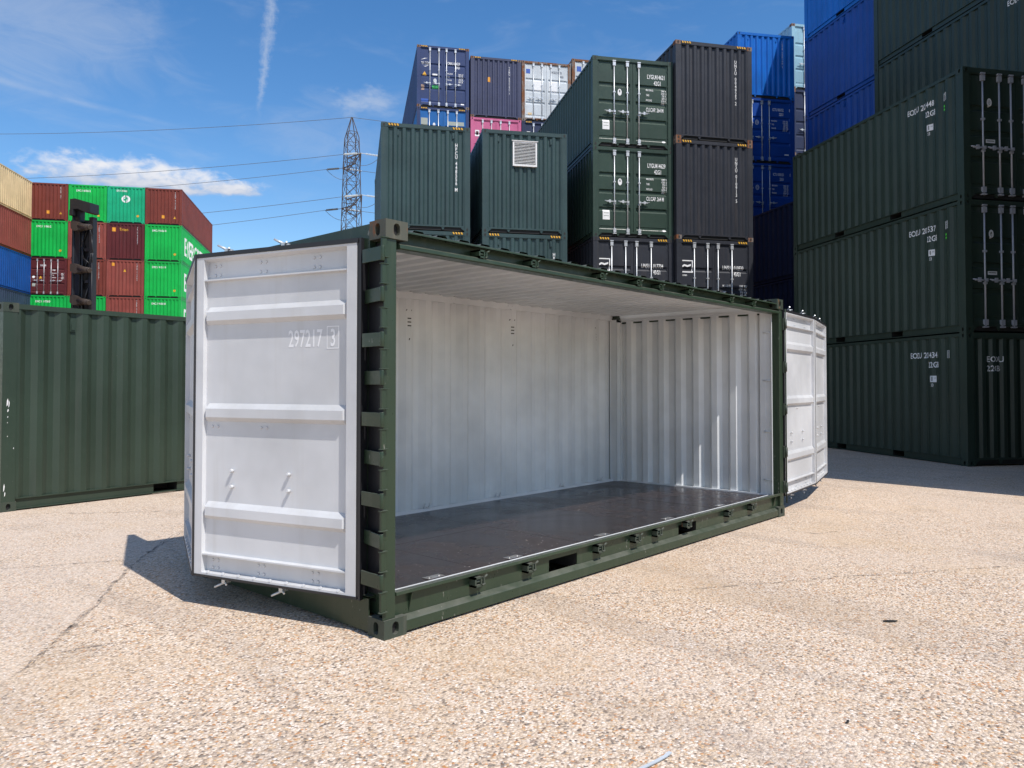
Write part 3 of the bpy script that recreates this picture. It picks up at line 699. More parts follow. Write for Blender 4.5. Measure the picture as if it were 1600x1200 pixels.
# ------------------------------------------------------------------ the open container in the foreground
def main_container():
    r = empty('shipping_container', 'dark green side-opening container in the foreground with white interior and folding doors open', 'container')
    L, H = L20, STD
    G_ = 'green_m'
    near = [(0, 0, H - CZ), (0, W - CY, H - CZ), (L - CX, 0, H - CZ), (L - CX, W - CY, H - CZ)]
    for p in near: put('corner_casting', CAST, ['casting' if p[0] == 0 else 'cast_g', 'dark'], r, p, bevel=0.004)
    for p in [(0, 0, 0), (0, W - CY, 0), (L - CX, 0, 0), (L - CX, W - CY, 0)]: put('corner_casting', CAST, ['cast_g', 'dark'], r, p, bevel=0.004)
    # corner posts
    mb = MB(); mb.prism([(0.0, 0.012), (0.096, 0.012), (0.096, 0.10), (0.088, 0.10), (0.088, 0.020), (0.068, 0.020), (0.068, 0.245), (0.062, 0.245), (0.062, 0.020), (0.0, 0.020)], CZ, H - CZ, 'z')
    fp = mb.mesh('corner_post')
    for sx, px in ((1, 0), (-1, L)):
        o = put('corner_post', fp, G_, r, (px, 0, 0), bevel=0.003); o.scale = (sx, 1, 1)
    put('recess_shade', MB().box(.0545, .022, .25, .0605, .236, 2.46).mesh('recess_shade'), 'rubber', r)  # black strip standing in for the deep shade of the hinge recess
    mb = MB(); mb.prism([(0.002, 0), (0.165, 0), (0.165, -0.010), (0.010, -0.010), (0.010, -0.16), (0.002, -0.16)], CZ, H - CZ, 'z'); rp = mb.mesh('corner_post')
    for sx, px in ((1, 0), (-1, L)):
        o = put('corner_post', rp, G_, r, (px, W, 0)); o.scale = (sx, 1, 1)
    # bottom rail of the open side
    x0, x1 = CX, L - CX
    mb = MB()
    mb.prism([(0.165, 0.236), (0.030, 0.272), (0.004, 0.274), (0.002, 0.252), (0.020, 0.250), (0.085, 0.244), (0.165, 0.228)], 0.098, L - 0.098, 'x')
    put('sill_plate', mb.mesh('sill_plate'), G_, r, bevel=0.002)
    pk = [(1.825, 0.36), (3.80, 0.35)]
    mb = MB(); xs = [.098]
    for c, w in pk: xs += [c - w/2, c + w/2]
    xs.append(L - .098)
    for a, b in zip(xs[::2], xs[1::2]): mb.box(a, 0.046, 0.112, b, 0.054, 0.248)
    for c, w in pk: mb.box(c - w/2, 0.046, 0.205, c + w/2, 0.054, 0.248)
    mb.prism([(0.052, 0.114), (0.014, 0.092), (0.003, 0.084), (0.002, 0.020), (0.014, 0.014), (0.052, 0.014)], x0, x1, 'x')
    for c, w in pk:
        mb.box(c - w/2 - .008, .055, .085, c - w/2, W - .09, .194, 1); mb.box(c + w/2, .055, .085, c + w/2 + .008, W - .09, .194, 1)
    for x in (0.235, L - 0.235): mb.prism([(0.0455, 0.245), (0.010, 0.245), (0.0455, 0.12)], x - .004, x + .004, 'x')
    put('bottom_rail', mb.mesh('bottom_rail', 2), [G_, 'dark'], r, bevel=0.002)
    mb = MB()
    mb.box(x0, W - .012, .03, x1, W - .004, .24); mb.box(x0, W - .09, .02, x1, W - .004, .032); put('bottom_rail', mb.mesh('bottom_rail'), G_, r)
    mb = MB(); mb.box(.006, CY, .03, .014, W - CY, .235); mb.box(.006, CY, .02, .09, W - CY, .03); mb.box(.006, CY, .225, .09, W - CY, .237)
    em = mb.mesh('end_sill'); put('end_sill', em, G_, r); o = put('end_sill', em, G_, r, (L, 0, 0)); o.scale = (-1, 1, 1)
    # top rail of the open side
    mb = MB()
    mb.prism([(0.0, 2.522), (0.004, 2.536), (0.100, 2.552), (0.100, 2.544), (0.010, 2.526)], x0, x1, 'x')
    mb.prism([(0.088, 2.546), (0.096, 2.546), (0.096, 2.44), (0.088, 2.44)], x0, x1, 'x')
    mb.prism([(0.096, 2.474), (0.020, 2.452), (0.004, 2.444), (0.001, 2.420), (0.012, 2.415), (0.110, 2.415), (0.110, 2.44)], x0 - .06, x1 + .06, 'x')
    put('top_rail', mb.mesh('top_rail'), G_, r, bevel=0.0025)
    mb = MB(); mb.box(x0, W - .06, H - .08, x1, W - .004, H - .02); put('top_rail', mb.mesh('top_rail'), G_, r)
    mb = MB(); mb.box(.004, CY, H - .17, .05, W - CY, H - .012); hm = mb.mesh('header'); put('header', hm, G_, r); o = put('header', hm, G_, r, (L, 0, 0)); o.scale = (-1, 1, 1)
    # steel walls outside, white lining inside
    pr = corr(0.16, L - 0.16, 0.278, 0.042)
    mb = MB(); sheet(mb, pr, .23, H - .05, lambda u, v, n: (u, W - .012 + n, v)); put('side_wall', mb.mesh('side_wall'), G_, r)
    mb = MB(); sheet(mb, pr, .232, 2.50, lambda u, v, n: (u, W - .018 + n, v))
    mb.box(.16, W - .075, 2.46, L - .16, W - .05, 2.535)
    for a in (.012, L - .172): mb.box(a, W - .040, .232, a + .16, W - .034, 2.50)
    li = put('side_lining', mb.mesh('side_lining'), 'lining', r)
    pe = corr(0.235, 2.28, 0.2475, 0.046, 0.075, 0.049)
    for sx, px in ((1, 0), (-1, L)):
        mb = MB(); sheet(mb, pe, .23, H - .05, lambda u, v, n: (.014 - n, u, v)); mb.box(.014, .238, .23, .064, .243, H - .05); o = put('end_wall', mb.mesh('end_wall'), G_, r, (px, 0, 0)); o.scale = (sx, 1, 1)
        mb = MB(); sheet(mb, pe, .232, 2.50, lambda u, v, n: (.022 - n, u, v))
        mb.box(.072, .195, .232, .080, .262, 2.50); mb.box(.012, 2.28, .232, .074, 2.31, 2.50); mb.box(.012, .195, 2.468, .095, 2.31, 2.54); mb.box(.012, .24, 2.44, .074, 2.31, 2.468)
        mb.box(.012, 2.30, .232, .155, 2.316, 2.50); mb.box(.150, 2.30, .232, .156, 2.40, 2.50); mb.box(.012, 2.30, 2.44, .165, 2.41, 2.50)
        mb.box(.070, .10, .24, .076, .197, 2.44); mb.box(.076, .10, .24, .11, .106, 2.44)
        mb.box(.012, 2.31, .232, .10, 2.316, 2.44)
        o = put('end_lining', mb.mesh('end_lining'), 'lining', r, (px, 0, 0)); o.scale = (sx, 1, 1)
        mb = MB()
        for z in (0.42, 1.00, 1.62, 2.20):
            mb.tube((.088, .11, z), (.088, .215, z), .007, 8); mb.tube((.03, 2.30, z), (.15, 2.36, z), .007, 8)
        o = put('lashing_rod', mb.mesh('lashing_rod'), 'lining', o)
    # roof: steel outside, white below
    rf = corr(0.10, L - 0.10, 0.209, 0.030, 0.060, 0.022)
    mb = MB()
    for (a, da), (b, db) in zip(rf, rf[1:]): mb.face([(a, .05, 2.562 + da), (b, .05, 2.562 + db), (b, W - .05, 2.562 + db), (a, W - .05, 2.562 + da)])
    put('roof', mb.mesh('roof'), G_, r)
    mb = MB()
    for (a, da), (b, db) in zip(rf, rf[1:]): mb.face([(a, .098, 2.553 + da), (b, .098, 2.553 + db), (b, W - .05, 2.553 + db), (a, W - .05, 2.553 + da)])
    put('ceiling', mb.mesh('ceiling'), 'lining', r)
    # floor: plywood boards, edge strip, lashing plates
    fl = put('floor_frame', MB().box(.06, .16, .196, L - .06, W - .03, .212).mesh('floor_frame'), 'dark', r)
    xs = [.075, 1.02, 2.24, 3.46, 4.68, L - .075]
    for a, b in zip(xs, xs[1:]):
        for (c, d) in ((.168, 1.27), (1.27, W - .045)):
            put('floor_board', MB().box(a + .0022, c + .0014, .212, b - .0022, d - .0014, .234 + random.uniform(-.0006, .0006)).mesh('floor_board'), 'ply', fl)
    put('edge_strip', MB().box(.10, .158, .230, L - .10, .170, .241).mesh('edge_strip'), 'lining', r)
    put('edge_strip', MB().prism([(W - .085, .233), (W - .045, .233), (W - .045, .262), (W - .055, .262)], .10, L - .10, 'x').mesh('edge_strip'), 'lining', r)
    put('edge_strip', MB().box(L - .092, .17, .233, L - .066, W - .05, .252).mesh('edge_strip'), 'lining', r)
    mb = MB(); mb.box(-.075, -.035, 0, .075, .035, .003); mb.tube((-.045, 0, .003), (-.045, 0, .006), .012, 8); mb.tube((.045, 0, .003), (.045, 0, .006), .012, 8); mb.box(-.03, -.02, .003, .03, .02, .0045)
    lp = mb.mesh('lashing_plate')
    for x in (.62, 1.44, 2.62, 4.86, 3.74): put('lashing_plate', lp, 'steel', r, (x, .235, .2355))
    # lashing rings and vents along the top and foot of the back wall
    mb = MB()
    for dx in (-.035, .035): mb.tube((dx, 0, 0), (dx + (.018 if dx < 0 else .018), -.012, .05), .006, 6)
    mb.tube((.0, -.004, .012), (.036, -.02, .0), .006, 6)
    ring = mb.mesh('lashing_ring')
    for x in (1.35, 2.82, 3.75, 4.95, 5.55): put('lashing_ring', ring, 'galv', r, (x, W - .062, 2.46))
    for x in (2.45, 3.55, 4.75, 5.60): put('lashing_ring', ring, 'galv', r, (x, W - .062, .262))
    vent = Flat()
    for x in (2.22, 3.83, 5.55):
        vent.poly([(x - .05, 2.335), (x - .038, 2.335), (x - .03, 2.35), (x - .042, 2.35)], 'ink'); vent.poly([(x + .02, 2.335), (x + .032, 2.335), (x + .04, 2.35), (x + .028, 2.35)], 'ink')
        for k in range(3): vent.rect(x - .028, 2.25 - k * .038, x + .022, 2.262 - k * .038, 'ink')
        vent.poly([(x - .012, 2.03), (x + .002, 2.03), (x + .008, 2.05), (x - .006, 2.05)], 'ink')
    vent.build('vent_slots', li, lambda u, v, n: (u, W - .018 - n, v), [(t, -d) for t, d in pr], 'u', 0.002)
    # cam keepers on both rails
    def keeper(top):
        mb = MB()
        mb.box(-.045, -.016, -.034, -.030, .041 if not top else .09, .034); mb.box(-.045, -.016, .020, .02, .041 if not top else .09, .034); mb.box(-.045, -.016, -.034, .02, .041 if not top else .09, -.020)
        mb.tube((-.03, .004, 0), (.062, .004, 0), .011, 8); mb.box(.012, -.016, -.026, .026, .03, .026); mb.box(.040, -.016, -.024, .054, .026, .024)
        mb.tube((.05, -.01, .02), (.078, -.014, .036), .008, 6); mb.tube((.03, -.012, -.028), (.058, -.012, -.02), .007, 6)
        return mb.mesh('cam_keeper')
    kb, kt = keeper(False), keeper(True)
    for x in (.82, 1.37, 2.26, 2.82, 3.18, 3.73, 4.61, 5.18): put('cam_keeper', kb, 'cast_g', r, (x, .004, .205))
    for x in (.86, 1.42, 2.31, 2.87, 3.25, 3.80, 4.69, 5.24):
        o = put('cam_keeper', kt, 'green_m', r, (x, .010, 2.478)); o.scale = (.85, .8, .8)
    # ------------------------------------------------ doors
    DZ, DH = 0.23, 2.235
    def leaf(A, B, first, hinge_right, number=False):
        ux, uy = B[0] - A[0], B[1] - A[1]; w = hypot(ux, uy); rz = atan2(uy, ux)
        loc = (A[0], A[1], DZ)
        # local: x along, -y towards the viewer (n), z up
        vp = [(0, 0), (.014, 0), (.022, -.048), (.128, -.048), (.136, -.004), (.146, -.004), (.152, -.034), (.385, -.034), (.415, 0), (.475, 0), (.512, -.034),
              (1.075, -.034), (1.105, 0), (1.165, 0), (1.202, -.034), (1.755, -.034), (1.785, 0), (1.845, 0), (1.882, -.034), (2.062, -.034), (2.068, -.004), (2.078, -.004), (2.086, -.048), (2.205, -.048), (2.222, 0), (DH, 0)]
        mb = MB(); s = .078
        for side in (0, 1):
            for (a, da), (b, db) in zip(vp, vp[1:]):
                base_a, base_b = (-.034 if 0 > da > -.04 or da == 0 else da), (-.034 if 0 > db > -.04 or db == 0 else db)
                rib = .15 < a < 2.06
                us = [(s, 0), (s + .028, 1), (w - s - .028, 1), (w - s, 0)] if rib else [(s, 1), (w - s, 1)]
                for (u0, k0), (u1, k1) in zip(us, us[1:]):
                    f = lambda d, bs, k: bs + (d - bs) * k if rib else d
                    q = [(u0, f(da, base_a, k0), a), (u1, f(da, base_a, k1), a), (u1, f(db, base_b, k1), b), (u0, f(db, base_b, k0), b)]
                    if side == 0: mb.face([(u, -n, v) for u, n, v in q], 0)
                    else: mb.face([(u, -n + .012, v) for u, n, v in q], 1)
        for a, b in ((0, s), (w - s, w)):
            mb.box(a, 0, 0, b, .058, DH, 0); mb.box(a, .0581, 0, b, .061, DH, 1)
        d = put('door', mb.mesh('door', 2), ['door_w', G_], r, loc, rz)
        # rubber seal round the leaf
        mb = MB()
        mb.box(-.012, -.004, DH, w + .012, .070, DH + .030); mb.box(-.012, -.004, -.016, w + .012, .070, 0)
        for k in (0, 1):
            a, b = ((-.022, 0), (w, w + .030))[k]
            if (k == 0 and not hinge_right) or (k == 1 and hinge_right):
                mb.box(w if k else -.016, .004, -.012, w + .016 if k else 0, .066, DH + .012); mb.box(w + .020 if k else -.036, -.002, -.020, w + .036 if k else -.020, .068, DH + .030)
                mb.box(w + .016 if k else -.020, .03, 0, w + .020 if k else -.016, .06, DH)
            else: mb.box(w if k else -.008, .012, 0, w + .008 if k else 0, .058, DH)
        put('door_seal', mb.mesh('door_seal'), 'rubber', d)
        # rivets and plugs
        mb = MB()
        for fx in (.10, .135, .40, .435, .73, .765):
            for z in (.045, .10, 2.11, 2.175): mb.tube((fx * w, .048, z), (fx * w, .041, z), .012, 8, r2=.008)
        for fx in (.10, .135, .42, .455): mb.tube((fx * w, .034, 1.04), (fx * w, .027, 1.04), .012, 8, r2=.008)
        for k in range(9): mb.tube((s + .06 + k * (w - 2*s - .12) / 8, .012, .018), (s + .06 + k * (w - 2*s - .12) / 8, .002, .024), .011, 6)
        put('rivets', mb.mesh('rivets'), 'door_w', d)['kind'] = 'stuff'
        def bolt_mesh(): return MB().tube((0, 0, 0), (0, -.020, .002), .010, 8, r2=.015).tube((0, -.020, .002), (0, -.027, .003), .015, 8, r2=.009).mesh('bolt')
        for fx in (.24, .60):
            for z in (.625, .735): put('bolt', cached('bolt', bolt_mesh), 'door_w', d, (fx * w, .034, z))
        # locking bars behind the leaf with the cams showing above and below
        for fx in ((.16, .53) if hinge_right else (.30, .72)):
            mb = MB(); x = fx * w
            mb.tube((x, .095, -.05), (x, .095, DH + .06), .017, 8)
            for z, sg in ((DH + .050, 1), (-.050, -1)):
                mb.box(x - .016, .060, z - .014, x + .016, .115, z + .014)
                mb.tube((x, .080, z + sg * .006), (x - .062, .040, z + sg * .040), .012, 6, r2=.007); mb.tube((x, .080, z), (x + .050, .040, z + sg * .012), .011, 6, r2=.007); mb.tube((x - .034, .085, z - sg * .012), (x + .034, .10, z - sg * .012), .012, 6)
            for z in (.30, .95, 1.60, 2.05): mb.box(x - .03, .068, z - .03, x + .03, .116, z + .03)
            put('locking_bar', mb.mesh('locking_bar'), 'galv', d)
        if number:
            fl = Flat(); k = fl.text('297217', .83, 1.585, .112, .60, 'ghost')
            fl.text('3', .83 + k + .085, 1.585, .112, .60, 'ghost', 'c'); fl.frame(.83 + k + .035, 1.567, .83 + k + .135, 1.715, .006, 'ghost')
            fl.build('marking', d, lambda u, v, n: (u, .034 - n, v), None, 'u', .0015)
        return d
    RH = (-.034, .246); LJ = (-.428, 1.605); LF = (.135, 2.965)
    d1 = leaf(LJ, RH, True, True, True); leaf(LF, (LJ[0] + .004, LJ[1] + .03), False, True)
    HR = (6.225, .050); JR = (7.615, .195); FR = (8.975, .530)
    d3 = leaf(HR, JR, True, False); leaf((JR[0] + .01, JR[1] + .004), FR, False, False)
    # hinges of the near post
    def strap_mesh(p, q, h):
        dx, dy = q[0] - p[0], q[1] - p[1]; l = hypot(dx, dy); nx, ny = -dy / l * .006, dx / l * .006
        return MB().prism([(p[0] + nx, p[1] + ny), (p[0] - nx, p[1] - ny), (q[0] - nx, q[1] - ny), (q[0] + nx, q[1] + ny)], -h/2, h/2, 'z')
    sb = MB(); sb.add(strap_mesh((-.034, -.004), (-.022, .198), .086)); sb.tube((-.026, -.004, -.046), (-.026, -.004, .046), .014, 10); bright = sb.mesh('hinge_strap')
    sd = MB(); sd.add(strap_mesh((-.030, .0), (.038, .31), .086)); sd.tube((-.026, -.002, -.046), (-.026, -.002, .046), .014, 10); deep = sd.mesh('hinge_strap')
    for z in (2.371, 1.841, 1.348, .853, .361): put('hinge_strap', bright, G_, r, (0, 0, z), bevel=.002)
    for z in (2.121, 1.606, 1.108, .605): put('hinge_strap', deep, G_, r, (0, 0, z), bevel=.002)
    hb = MB().prism([(-.030, -.008), (.004, -.008), (.008, .012), (-.030, .012)], -.060, .060, 'z'); hb.box(-.040, -.014, .058, .020, .012, .064); hb.box(-.040, -.014, -.064, .020, .012, -.058)
    hbm = hb.mesh('hinge_bracket')
    for z in (2.47 - .06, 2.246, 1.975, 1.72, 1.475, 1.228, .98, .73, .482, .235): put('hinge_bracket', hbm, G_, r, (0, 0, z), bevel=.002)
    mb = MB(); mb.box(0, .012, 0, .010, .16, .004)
    # far post: hinge blocks
    fb = MB(); fb.box(-.012, -.010, -.07, .044, .03, .07); fb.tube((.022, -.02, -.055), (.022, -.02, .055), .018, 8); fb.add(strap_mesh((.022, -.02), (.17, .03), .06)); fbm = fb.mesh('hinge_bracket')
    for z in (2.30, 1.78, 1.27, .76, .34): put('hinge_bracket', fbm, 'cast_g', r, (L - .006, 0, z))
    put('hinge_rod', MB().tube((L + .016, -.02, .15), (L + .016, -.02, 2.48), .008, 8).mesh('hinge_rod'), G_, r)
    return r
main_container()

# ------------------------------------------------------------------ stacks round the yard
def stack(p, yaw, specs, z0=0.0):
    """specs from the ground up: (label, L, H, body, kwargs)"""
    (ox, oy), rot = block(p[0], p[1], yaw); z = z0
    for label, L, H, body, kw in specs:
        container(label, ox, oy, z, rot, L, H, body, **kw); z += H
def weights(fl, u, v, s=1.0, mat='mark', dv=.074):
    for k, (a, b) in enumerate((('MAX.GROSS', '30480'), ('', '67200'), ('TARE', '3750'), ('', '8270'), ('PAYLOAD', '26730'), ('', '58930'))):
        if a: fl.text(a, u, v - k * dv, .056 * s, .52, mat)
        fl.text(b, u + .57 * s, v - k * dv, .056 * s, .52, mat, 'r'); fl.text('KGS' if k % 2 == 0 else 'LBS', u + .60 * s, v - k * dv, .056 * s, .52, mat)

# A: dark green stack at the right edge, three high
YA = 37.4; PA = (13.846, -0.392)
def eodi_side(a, b):
    f = Flat(); f.text('EODU ' + a, 4.50, 2.13, .115, .74); f.text(b, 5.52, 2.13, .115, .74); f.frame(5.50, 2.11, 5.60, 2.26, .008)
    f.text('22GB', 5.01, 1.93, .115, .74); f.rect(5.06, 1.63, 5.20, 1.76); f.rect(5.085, 1.655, 5.12, 1.74, 'green_a'); f.rect(5.14, 1.70, 5.18, 1.725, 'green_a'); f.text('33', 5.08, 1.54, .06, .7); return f
def with_lime(f): f.rect(5.50, 1.98, 5.56, 2.02, 'lime'); f.rect(5.50, 1.91, 5.56, 1.95, 'lime'); return f
def eodi_door():
    f = Flat(); f.disc(.62, 1.93, .055, .085); f.disc(.62, 1.93, .025, .05, 'green_a'); f.rect(.53, 1.13, .74, 1.20); f.rect(.55, 1.16, .72, 1.18, 'green_a'); return f
vA = [('left', u, 2.30) for u in (.75, 2.1, 3.75, 5.05)]
barsA = (.15, .32, .44, .58, .85)
eg = 'dark green containers of the tall right-hand stack'
f = Flat(); f.text('EODU', .50, 2.02, .11, .8); f.text('22GB', .50, 1.84, .11, .8)
stack(PA, YA, [
 ('lowest dark green container at the right edge, standing on the shaded ground', L20, STD, 'green_a', dict(near=True, marks={'left': eodi_side('201434', '0'), 'front': f}, vents=vA, group=eg)),
 ('middle dark green container at the right edge, numbered 201537, with galvanised door bars', L20, STD, 'green_a', dict(near=True, front='door', bars=barsA, bar_mat='galv_old', marks={'left': with_lime(eodi_side('201537', '5')), 'front': eodi_door()}, vents=vA, group=eg)),
 ('top dark green container at the right edge, numbered 201448, with galvanised door bars', L20, STD, 'green_a', dict(near=True, front='door', bars=barsA, bar_mat='galv_old', marks={'left': with_lime(eodi_side('201448', '7')), 'front': eodi_door()}, vents=vA, group=eg))])

# B: taller dark green row behind it, cut by the right edge of the view
D_, R_ = rowdir(YA); L_ = L20
PB = (19.43 - D_[0] * L20, 2.87 - D_[1] * L20)
bg_ = 'dark green containers rising behind the right-hand stack'
stack(PB, YA, [('dark green container at ground level, hidden behind the right-hand stack', L20, STD, 'green_a', dict(simple=True, group=bg_)),
 ('dark green container one up from the ground, hidden behind the right-hand stack', L20, STD, 'green_a', dict(simple=True, group=bg_)),
 ('dark green container two up from the ground, hidden behind the right-hand stack', L20, STD, 'green_a', dict(simple=True, group=bg_)),
 ('dark green container showing just above the top of the right-hand stack', L20, STD, 'green_a', dict(marks={'left': eodi_side('201502', '1')}, vents=vA, group=bg_)),
 ('dark green container cut by the upper right corner of the photo', L20, STD, 'green_a', dict(vents=vA, group=bg_))])

# blue short containers past it
bl = 'short blue containers in a tall stack'
vb = [('left', 2.0, 2.30)]; pkb = [(1.90, .40)]
YB = 35.6; D_, R_ = rowdir(YB); PBL = (22.17 - D_[0] * 3.72, 5.84 - D_[1] * 3.72)
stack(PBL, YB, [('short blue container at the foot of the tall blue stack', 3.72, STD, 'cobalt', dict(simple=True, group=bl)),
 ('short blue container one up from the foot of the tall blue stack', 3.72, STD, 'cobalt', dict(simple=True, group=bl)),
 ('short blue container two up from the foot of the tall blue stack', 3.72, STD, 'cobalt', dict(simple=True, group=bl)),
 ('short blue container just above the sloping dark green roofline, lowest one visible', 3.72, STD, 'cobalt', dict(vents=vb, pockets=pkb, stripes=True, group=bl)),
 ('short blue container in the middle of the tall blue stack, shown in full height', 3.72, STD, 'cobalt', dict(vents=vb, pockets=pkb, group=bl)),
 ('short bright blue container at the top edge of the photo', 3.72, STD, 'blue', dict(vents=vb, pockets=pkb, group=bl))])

# navy low stack between
nv = 'shaded navy containers'; YN = 33.0
stack((22.28, 6.20), YN, [('shaded navy container at the foot of the low navy stack', 3.2, STD, 'navy', dict(simple=True, pockets=[], group=nv)),
 ('shaded navy container in the middle of the low navy stack', 3.2, STD, 'navy', dict(pockets=[], group=nv)),
 ('shaded navy container on top of the low navy stack beside the charcoal stack', 3.2, STD, 'navy', dict(pockets=[], group=nv))])

# C: blue stack at the back
YC = 37.5
def ictu(n):
    f = Flat(); f.text('ICTU ' + n, 1.50, 2.12, .11, .55); f.text('8', 2.26, 2.12, .11, .6, 'mark', 'r'); f.text('22G1', 1.78, 1.94, .11, .55); weights(f, 1.45, 1.70, 1.05)
    f.ring(.82, 1.62, .075, .10, .018); f.ring(.82, 1.62, .035, .05, .014); f.rect(2.0, .36, 2.18, .41); return f
ft = Flat(); ft.stack('ICTU 000148 2', 1.95, 2.28, .075, .088)
cg = 'blue containers of the stack behind the charcoal one'
bC = (.22, .41, .555)
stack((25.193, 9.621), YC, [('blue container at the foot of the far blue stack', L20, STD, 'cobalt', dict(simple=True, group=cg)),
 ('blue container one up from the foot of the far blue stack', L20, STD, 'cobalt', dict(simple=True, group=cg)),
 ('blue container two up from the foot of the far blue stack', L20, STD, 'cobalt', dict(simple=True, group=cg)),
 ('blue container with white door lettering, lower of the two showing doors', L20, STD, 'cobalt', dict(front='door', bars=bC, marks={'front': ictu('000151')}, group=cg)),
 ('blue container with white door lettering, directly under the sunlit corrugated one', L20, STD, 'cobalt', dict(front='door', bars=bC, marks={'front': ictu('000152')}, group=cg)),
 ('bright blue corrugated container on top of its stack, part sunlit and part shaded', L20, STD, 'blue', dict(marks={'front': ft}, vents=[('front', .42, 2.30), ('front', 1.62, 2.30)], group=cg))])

D_, R_ = rowdir(37.0); PK = (25.193 + R_[0] * 2.76 - D_[0] * 6.32, 9.621 + R_[1] * 2.76 - D_[1] * 6.32)
stack(PK, 37.0, [('dark green container level %s of a tall stack hidden behind the short blue ones' % n, L20, STD, 'green_a', dict(simple=True, group='hidden tall stack shading the far blue one')) for n in ('one', 'two', 'three', 'four', 'five', 'six', 'seven')])
# X: pale stack glimpsed beyond, lower levels coloured navy in place of shade
YX = 36.2
xs_ = 'containers glimpsed beyond the blue stack'
stack((29.746, 9.264), YX, [(('container coloured dark for shade at the foot of the stack beyond the blue one', 'container coloured dark for shade, one up from the foot beyond the blue stack', 'container coloured dark for shade, two up from the foot beyond the blue stack', 'container coloured dark for shade, glimpsed low in the gap beside the blue stack',
   'container coloured dark for shade, in the gap just under the rusty-cornered one', 'pale blue container with rusty corner, highest in the gap left of the tall blue stack')[k], L20, HC, 'aqua' if k == 5 else 'navy', dict(simple=True, group=xs_) if k < 4 else dict(front='door', rails='aqua' if k == 5 else 'navy', cast='rusty', door='aqua' if k == 5 else 'navy', bars=(.22, .78), group=xs_)) for k in range(6)])

# D1 + D2: green and charcoal long containers
def unsu_door(num, chk, box):
    f = Flat(); f.frame(box, 1.93, box + .42, 2.29, .03); f.poly([(box + .07, 2.06), (box + .16, 2.12), (box + .25, 2.09), (box + .36, 2.13), (box + .36, 2.18), (box + .25, 2.145), (box + .15, 2.17), (box + .07, 2.12)]); f.text('uniocean', box, 1.83, .065, .72)
    f.text('UNSU', 1.46, 2.05, .12, .6); f.text(num, 1.82, 2.05, .12, .6); f.text(chk, 2.30, 2.05, .12, .6, 'mark', 'r'); f.text('45G1', 1.82, 1.87, .12, .6); weights(f, 1.46, 1.55, 1.15, 'mark', .09); return f
def lygu(num, chk):
    f = Flat(); f.text('LYGU', 1.66, 2.06, .125, .58); f.text(num, 1.90, 2.06, .125, .58); f.text(chk, 2.31, 2.06, .125, .58, 'mark', 'r'); f.text('42G1', 1.86, 1.88, .125, .58)
    weights(f, 1.62, 1.70, 1.0); f.text('CU.CAP. 264 M', 1.62, 1.10, .115, .50)
    f.disc(.82, 1.60, .062, .098); f.disc(.82, 1.63, .02, .04, 'green_d'); f.rect(.30, .50, .51, .78); f.rect(.33, .60, .48, .62, 'greysticker'); f.rect(.33, .68, .48, .70, 'greysticker'); f.disc(2.16, .24, .055, .03); return f
dg = 'long green containers with galvanised door bars'; kb = 'long charcoal high containers'
YD1 = 36.3; YD2 = 35.3; bD = (.24, .42, .58); bK = (.20, .39, .54, .74)
stack((14.609, 8.987), YD1, [('charcoal container at ground level under the long green stack', L40, HC, 'black', dict(simple=True, group=kb)),
 ('charcoal container with white wave logo, numbered 017704, beneath the long green pair', L40, HC, 'black', dict(front='door', rails='black', stripes=True, bars=bK, marks={'front': unsu_door('017704', '0', .10)}, group=kb)),
 ('lower of the two long bottle-green containers, door numbered 414629', L40, STD, 'green_d', dict(front='door', bars=bD, marks={'front': lygu('414629', '6')}, group=dg)),
 ('upper of the two long bottle-green containers, door numbered 414621, against the sky', L40, STD, 'green_d', dict(front='door', bars=bD, marks={'front': lygu('414621', '2')}, group=dg))])
def vert(t, u=1.932, v=2.38, h=.098, p=.110): f = Flat(); f.stack(t, u, v, h, p); return f
stack((16.499, 7.405), YD2, [('charcoal container at ground level under the charcoal stack', L40, HC, 'black', dict(simple=True, group=kb)),
 ('charcoal container with white wave logo, numbered 010830, in the charcoal stack', L40, HC, 'black', dict(front='door', stripes=True, bars=bK, marks={'front': unsu_door('010830', '5', .10)}, group=kb)),
 ('charcoal corrugated container, second from the top of its stack, with a shadow edge', L40, HC, 'black', dict(stripes=True, cast='rusty', marks={'front': vert('UNSU 010913 5')}, group=kb)),
 ('charcoal corrugated container on top of its stack right of the long green doors', L40, HC, 'black', dict(stripes=True, cast='rusty', marks={'front': vert('UNSU 004925 2')}, group=kb))])

# E1 + E2: grey-green stacks behind the open container
eg2 = 'grey-green containers standing behind the open container'
vE = [('front', .42, 2.56), ('front', 1.94, 2.56)]
stack((9.92, 12.62), 36.3, [('grey-green container at the foot of the left grey-green stack', L20, HC, 'green_e', dict(simple=True, group=eg2)),
 ('grey-green container barely showing under the one lettered HPCU', L20, HC, 'green_e', dict(stripes=True, vents=vE, group=eg2)),
 ('grey-green corrugated container with vertical white letters HPCU, top of the left stack', L20, HC, 'green_e', dict(stripes=True, vents=vE, marks={'front': vert('HPCU 448556 M', 2.050, 2.34)}, group=eg2))])
stack((12.134, 10.956), 36.5, [('grey-green container at the foot of the stack with the louvre', L20, HC, 'green_e', dict(simple=True, group=eg2)),
 ('grey-green container with striped corners under the one with the white louvre', L20, HC, 'green_e', dict(stripes=True, vents=vE, marks={'front': vert('HPCU 448560 2', 2.050, 2.30)}, group=eg2))])
(ox, oy), rot = block(12.134, 10.956, 36.5)
lv = container('grey-green corrugated container with a square white louvre in its end wall', ox, oy, 2 * HC, rot, L20, HC, 'green_e', vents=vE, group=eg2)
mb = MB(); u0, u1, v0, v1 = .86, 1.55, 1.90, 2.60
